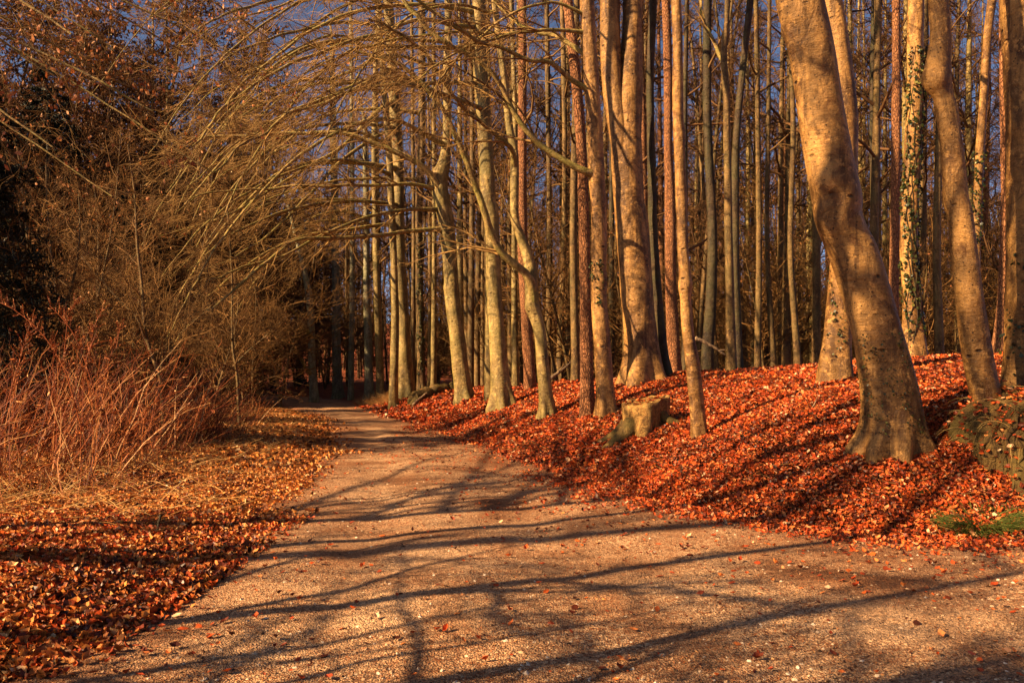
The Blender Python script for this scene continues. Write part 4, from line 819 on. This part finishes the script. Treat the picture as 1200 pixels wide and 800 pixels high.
def plumed(label, pts, Yd, group=None):
    P = smooth_path(np.array([W(a, b, Yd) for a, b in pts]), 24); base = np.array([P[0, 0], P[0, 1], g1(P[0, 0], P[0, 1])]); root = thing('plumed_reed', label, 'reed', tuple(base), group)
    if P[0, 2] > base[2]: P = np.vstack([base - [0, 0, .05], P])
    m_ = MB(); tubes(m_, P, np.linspace(.011, .004, len(P)), 5); m_.build('stalk', M['under'], root, off=base)
    pb = MB(); S, D, t, p = kids(P[None], 46, .35, .99, .5, 1.0, bias=np.array([.3, 0, 1.2])); L = rng.uniform(.10, .26, len(S)); B = grow(S, D, L, 4, .1, np.array([.05, 0, .02])); tubes(pb, B, taper(np.full(len(S), .004), np.full(len(S), .002), 5), 3)
    S, D, t, p = kids(B, 16, .2, 1, .3, .8); leaves(pb, S, rng.normal(size=S.shape), rng.uniform(.025, .05, len(S)), .45, .3, simple=True); pb.build('plume', M['under'], root, off=base, smooth=False)
plumed('longest plumed reed arching down from the left edge, plumes along its top', [(95, 500), (78, 440), (60, 405), (38, 380), (15, 362), (-10, 350)], 13)
plumed('short plumed reed with three tufts standing right of the longest one', [(120, 500), (105, 440), (88, 395), (72, 372), (58, 358)], 14, 'plumed reeds on the left verge')
for a, b_, Yd, lb in [(80, 372, 14.5, 'plumed reed bending right above the stalks, tallest tuft of the middle'), (110, 385, 15, 'plumed reed with a ragged tuft left of the crooked sapling'), (30, 395, 13.5, 'low plumed reed near the left edge'), (135, 400, 15.5, 'faint plumed reed close beside the crooked sapling')]:
    plumed(lb, [(a - 30, 505), (a - 18, 460), (a - 6, 420), (a, b_), (a + 10, b_ - 22)], Yd, 'plumed reeds on the left verge')

# ------------------------------------------------------------------ grass tufts, stump, logs, sticks, stones
def tuft(name, label, cx, cy, rx, ry, n, h0, h1, mat, lean=.5, droop=-.12, cat='grass'):
    base = np.array([cx, cy, g1(cx, cy)]); a = rng.uniform(0, 6.28, n); r = np.sqrt(rng.uniform(size=n)); x, y = cx + np.cos(a) * r * rx, cy + np.sin(a) * r * ry
    D = np.stack([np.cos(a) * lean + rng.normal(size=n) * .25, np.sin(a) * lean + rng.normal(size=n) * .25, np.ones(n)], 1); P = grow(np.stack([x, y, ground(x, y) - .02], 1), D, rng.uniform(h0, h1, n), 5, .08, droop)
    b = MB(); tubes(b, P, taper(np.full(n, .004), np.full(n, .001), 6), 3); o = b.build(name, mat, off=base, loc=tuple(base), smooth=False); return tag(o, label, cat)
Yg = hit(1150, 618, 6) or 8.6
tuft('grass_tuft', 'green grass tuft at the foot of the mossy mound beside the path', (1152 - 600) / FX * Yg, Yg, .36, .16, 1500, .10, .26, M['grass_green'], .9, -.2)
tuft('grass_tuft', 'small green tuft half buried in red leaves below the leaning beech', (1062 - 600) / FX * 9.0, 9.0, .2, .08, 260, .05, .13, M['grass_green'], .8, -.2)
for px, py, lab in [(447, 472, 'pale dry grass tuft spilling onto the path left of the tall bend beech'), (462, 470, 'dry grass tuft right at the foot of the tall bend beech'), (434, 474, 'small dry grass tuft lowest on the path brink')]:
    Yq = hit(px, py, 20) or 36; tuft('dry_grass_tuft', lab, (px - 600) / FX * Yq, Yq, .6, .5, 500, .3, .8, M['grass_dry'], .6, -.16)
tuft('dry_grass_tussock', 'straw tussock arching over the dark hollow at the left edge', -6.35, 11.25, .4, .3, 700, .4, .9, M['grass_dry'], .9, -.3)

def stump():
    Yd = hit(757, 510, 8) or 15; base = np.array([(759 - 600) / FX * Yd, Yd + .35, 0]); base[2] = g1(base[0], base[1] - .3) ; root = thing('tree_stump', 'old sawn stump with mossy roots half sunk in red leaves', 'stump', tuple(base))
    k = Yd / FX; n = 44; a = np.arange(n) * 2 * math.pi / n; rr = 29 * k
    prof = [(-.35, 1.25), (0, 1.12), (.10, 1.0), (.22, .93), (.34, .95), (.46, .97), (.515, .97), (.53, .95)]
    V = []
    for z, f in prof:
        rad = rr * f * (1 + .07 * np.sin(3 * a + 1) + .05 * np.sin(5 * a + 2) + .03 * np.sin(11 * a)) * (1 + max(0, .25 - z) * .7 * np.cos(4 * a + .4)); zz = z * 1.08 + (.05 * np.sin(a + .6) + .015 * np.sin(7 * a)) * (z > .3) + .05 * np.cos(a)*(z > .3)
        V.append(np.stack([np.cos(a) * rad, np.sin(a) * rad * .9, np.broadcast_to(zz, a.shape)], 1))
    V = np.array(V); m_ = MB(); i = (np.arange(len(prof) - 1) * n)[:, None]; kk = np.arange(n)[None]; m_.add(V, np.stack([i + kk, i + (kk + 1) % n, i + n + (kk + 1) % n, i + n + kk], -1)); m_.build('stump_body', M['wood_cut'], root)
    top = MB(); rim = V[-1]; c = rim.mean(0); inner = c + (rim - c) * .5 + np.stack([np.zeros(n), np.zeros(n), rng.normal(size=n) * .01 - .012], 1); kq = np.arange(n)
    top.add(np.vstack([rim, inner, c[None] - [[0, 0, .02]]]), np.stack([kq, (kq + 1) % n, n + (kq + 1) % n, n + kq], -1), np.stack([n + kq, n + (kq + 1) % n, np.full(n, 2 * n)], -1)); top.build('cut_face', M['wood_cut'], root)
    for ang, ln, r0, mt in [(-1.75, .55, .17, 'wood_cut'), (-2.45, .95, .16, 'moss'), (-.45, .5, .10, 'moss'), (3.0, .7, .12, 'moss')]:
        d = np.array([math.cos(ang), math.sin(ang)]); f = np.linspace(.45, 1, 10); xy = d[None] * (rr * .7 + (f[:, None] - .45) / .55 * ln); z = np.array([g1(base[0] + q[0], base[1] + q[1]) for q in xy]) - base[2]
        P = np.column_stack([xy, np.maximum(z + .10 * (1 - (f - .45) / .55) - .03, z - .1) + .16 * np.exp(-(f - .45) / .12)]); b = MB(); tubes(b, P, r0 * (1.15 - .9 * (f - .45) / .55), 12); b.build('root', M[mt], root)
    lf = MB(); q = 90; aa = rng.uniform(0, 6.28, q); r = np.sqrt(rng.uniform(size=q)) * rr * .85; leaves(lf, np.stack([np.cos(aa) * r, np.sin(aa) * r * .9, np.full(q, c[2] + .01) + (.07 * np.sin(aa + .6) + .05 * np.cos(aa)) * r / rr], 1), np.array([[0, 0, 1.]]) + rng.normal(size=(q, 3)) * .3, rng.uniform(.05, .09, q), .62, .3)
    o = lf.build('leaves_on_stump', M['litter'], smooth=False, off=(0, 0, 0), loc=tuple(base)); tag(o, 'red leaves lying on top of the sawn stump', 'leaves', kind='stuff')
stump()

def stick(name, label, pts, Ys, w0, w1, mat, cat='branch', sides=8, twigs=0, sink=.0):
    P = []
    for (px, py), Yq in zip(pts, Ys):
        q = W(px, py, Yq); P.append(q)
    P = smooth_path(np.array(P), 24); P = P + rng.normal(size=P.shape) * w0 * .12; b = MB(); tubes(b, P, np.linspace(w0, w1, 24), sides)
    for e, s in ((0, 1), (-1, -1)):
        n0 = (b.n if e else 0); pass
    # closed ends
    n = sides; r0 = np.arange(n); b.t.append(np.stack([np.full(n - 2, 0), r0[2:], r0[1:-1]], -1)); o_ = 23 * n; b.t.append(np.stack([np.full(n - 2, o_), o_ + r0[1:-1], o_ + r0[2:]], -1))
    if twigs:
        S, D, t, p = kids(P[None], twigs, .2, 1, .4, .9); tubes(b, grow(S, D, rng.uniform(.15, .5, twigs), 4, .15, -.02), taper(np.full(twigs, w1 * .8), np.full(twigs, w1 * .3), 5), 4)
    base = P[0]; o = b.build(name, mat, off=base, loc=tuple(base)); return tag(o, label, cat)
def lay(pts): return [hit(px, py, 5) or 20 for px, py in pts]
def gstick(name, label, pts, w0, w1, mat, **k): return stick(name, label, pts, lay(pts), w0, w1, mat, **k)
gstick('fallen_branch', 'pale fallen branch lying up the leafy bank left of the leaning beech', [(922, 496), (940, 488), (960, 478), (985, 466)], .03, .014, M['dead_wood'], twigs=3)
gstick('fallen_branch', 'short pale stick on the crest near the V-forked beech', [(866, 437), (878, 434), (888, 432)], .03, .015, M['dead_wood'])
gstick('fallen_branch', 'thin fallen branch in the leaves below the smooth straight beech', [(588, 497), (602, 492), (616, 487)], .045, .02, M['dead_wood'], twigs=2)
stick('leaning_branch', 'broken branch leaning against the wood between forked beech and red pine', [(645, 443), (660, 432), (680, 414)], [27, 27.3, 27.6], .07, .03, M['dead_wood'], twigs=4)
stick('leaning_branch', 'thin bare branch leaning on the crest right of the thin crooked beech', [(815, 396), (832, 404), (850, 416)], [21, 21, 21], .05, .02, M['dead_wood'], twigs=4)
gstick('fallen_branch', 'long pale stick lying across the orange leaves of the left verge', [(88, 574), (130, 566), (175, 560), (222, 548)], .012, .007, M['dead_wood'], twigs=2)
gstick('fallen_branch', 'thin reddish stick slanting in the leaves at the left verge', [(148, 572), (168, 580), (186, 592)], .014, .008, M['under'])
Ym = hit(184, 628, 6) or 8.5
stick('upright_stick', 'short dark broken stick standing upright in the left verge', [(183, 634), (185, 618), (188, 603)], [Ym, Ym, Ym + .05], .018, .012, M['bark_dark'], cat='stick')
Yl = hit(1190, 688, 5) or 6.4
lg = stick('broken_log', 'small weathered grey piece of wood at the lower right corner', [(1182, 692), (1192, 685), (1206, 674), (1225, 662)], [Yl, Yl + .03, Yl + .08, Yl + .12], .026, .034, M['log_grey'], cat='wood', sides=12)
Yk = hit(505, 468, 22) or 31
stick('mossy_log', 'dark mossy log lying behind the curving pale beech', [(484, 468), (500, 461), (520, 456), (540, 454)], [Yk + .3, Yk + .8, Yk + 1.5, Yk + 2], .28, .24, M['moss'], cat='log', sides=16)
stick('mossy_log', 'thin fallen stem propped in front of the mossy log', [(484, 474), (492, 467), (500, 460)], [Yk - .3, Yk - .1, Yk + .2], .06, .03, M['dead_wood'], cat='log')

# mossy root mound under the two right-hand beeches
def mound():
    cx, cy = 5.75, 9.25; base = np.array([cx, cy, g1(cx, cy)]); root = thing('root_mound', 'mossy mound of roots and dry grass under the right-hand beeches', 'mound', tuple(base)); m_ = MB(); nu, nv = 48, 20
    U_, V_ = np.meshgrid(np.linspace(0, 2 * math.pi, nu, endpoint=False), np.linspace(0, 1, nv)); r = np.sin(V_ * math.pi * .5); h = np.cos(V_ * math.pi * .5) ** .7
    lump = 1 + .16 * np.sin(3 * U_ + 1) + .10 * np.sin(7 * U_ + 4 * V_) + .06 * np.sin(13 * U_ - 6 * V_)
    xx = np.cos(U_) * r * .78 * lump; yy = np.sin(U_) * r * .62 * lump; zg = ground(xx + cx, yy + cy) - base[2]
    zz = zg * np.clip(r * 1.2, 0, 1) + h * .55 * (1 + .15 * np.sin(5 * U_ + 3) * r) - .06
    i = (np.arange(nv - 1) * nu)[:, None]; k = np.arange(nu)[None]; m_.add(np.stack([xx, yy, zz], -1), np.stack([i + k, i + nu + k, i + nu + (k + 1) % nu, i + (k + 1) % nu], -1)); m_.build('mound_body', M['moss'], root)
    Vv = np.stack([xx, yy, zz], -1)
    for a0 in (-2.3, -2.0, -1.75, -1.5, -1.25, -1.0, -.7, -2.6, -2.9):
        j = int((a0 % 6.283) / 6.283 * nu) % nu; col = Vv[2:, j] + np.array([0, 0, .0]); P = smooth_path(col + rng.normal(size=col.shape) * .02, 16); b = MB(); tubes(b, P, np.linspace(.055, .02, 16) * rng.uniform(.6, 1.3), 10); b.build('root', M['moss'], root)
    g_ = MB(); n = 380; ji = rng.integers(0, nu, n); vi = rng.integers(1, nv - 2, n); S = Vv[vi, ji]; D = np.stack([S[:, 0], S[:, 1], np.full(n, .25)], 1) + rng.normal(size=(n, 3)) * .2; tubes(g_, grow(S, D, rng.uniform(.12, .45, n), 5, .12, np.array([0, 0, -.32])), taper(np.full(n, .004), np.full(n, .0015), 6), 3); g_.build('hanging_grass', M['grass_olive'], root, smooth=False)
    lf = MB(); n = 1500; ji = rng.integers(0, nu, n); vi = rng.integers(0, nv - 1, n); leaves(lf, Vv[vi, ji] + rng.normal(size=(n, 3)) * .03 + [0, 0, .02], np.array([[0, -.3, 1.]]) + rng.normal(size=(n, 3)) * .4, rng.uniform(.05, .085, n), .62, .3); lf.build('fallen_leaves', M['litter'], root, smooth=False)
mound()

# ------------------------------------------------------------------ light, sky, camera
SUN_EL = 31.0; tx, ty = .915, .4035
d = Vector((tx * math.cos(R_(SUN_EL)), ty * math.cos(R_(SUN_EL)), -math.sin(R_(SUN_EL))))
sl = bpy.data.lights.new('sun', 'SUN'); sl.energy = 5.0; sl.angle = R_(.55); sl.color = (1.0, .68, .36)
so = bpy.data.objects.new('sun', sl); COL.objects.link(so); so.rotation_euler = d.to_track_quat('-Z', 'Y').to_euler(); so.location = (-20, -15, 25)
w = bpy.data.worlds.new('World'); SC.world = w; w.use_nodes = True; nt = w.node_tree; nt.nodes.clear()
sky = nt.nodes.new('ShaderNodeTexSky'); sky.sky_type = 'NISHITA'; sky.sun_disc = False; sky.sun_elevation = R_(SUN_EL); sky.sun_rotation = math.atan2(-tx, -ty) % (2 * math.pi)
sky.air_density = .36; sky.dust_density = .8; sky.ozone_density = 0.0
bg = nt.nodes.new('ShaderNodeBackground'); bg.inputs['Strength'].default_value = .05; wo = nt.nodes.new('ShaderNodeOutputWorld'); nt.links.new(sky.outputs[0], bg.inputs[0]); nt.links.new(bg.outputs[0], wo.inputs[0])
cd = bpy.data.cameras.new('camera'); cd.sensor_width = 36; cd.lens = FX / 1200 * 36; cd.shift_y = 40 / 1200; cd.clip_end = 2000; cd.clip_start = .05
co = bpy.data.objects.new('camera', cd); COL.objects.link(co); co.location = (0, 0, EYE); co.rotation_euler = (R_(90), 0, 0); SC.camera = co
vs = SC.view_settings; vs.view_transform = 'Standard'; vs.look = 'None'; vs.exposure = 1.72; vs.gamma = 1; vs.use_curve_mapping = False
SC.cycles.max_bounces = 4; SC.cycles.diffuse_bounces = 1; SC.cycles.glossy_bounces = 1; SC.cycles.transmission_bounces = 2; SC.cycles.use_denoising = True
print('TREES', {k: round(v[1], 1) for k, v in TR.items()})
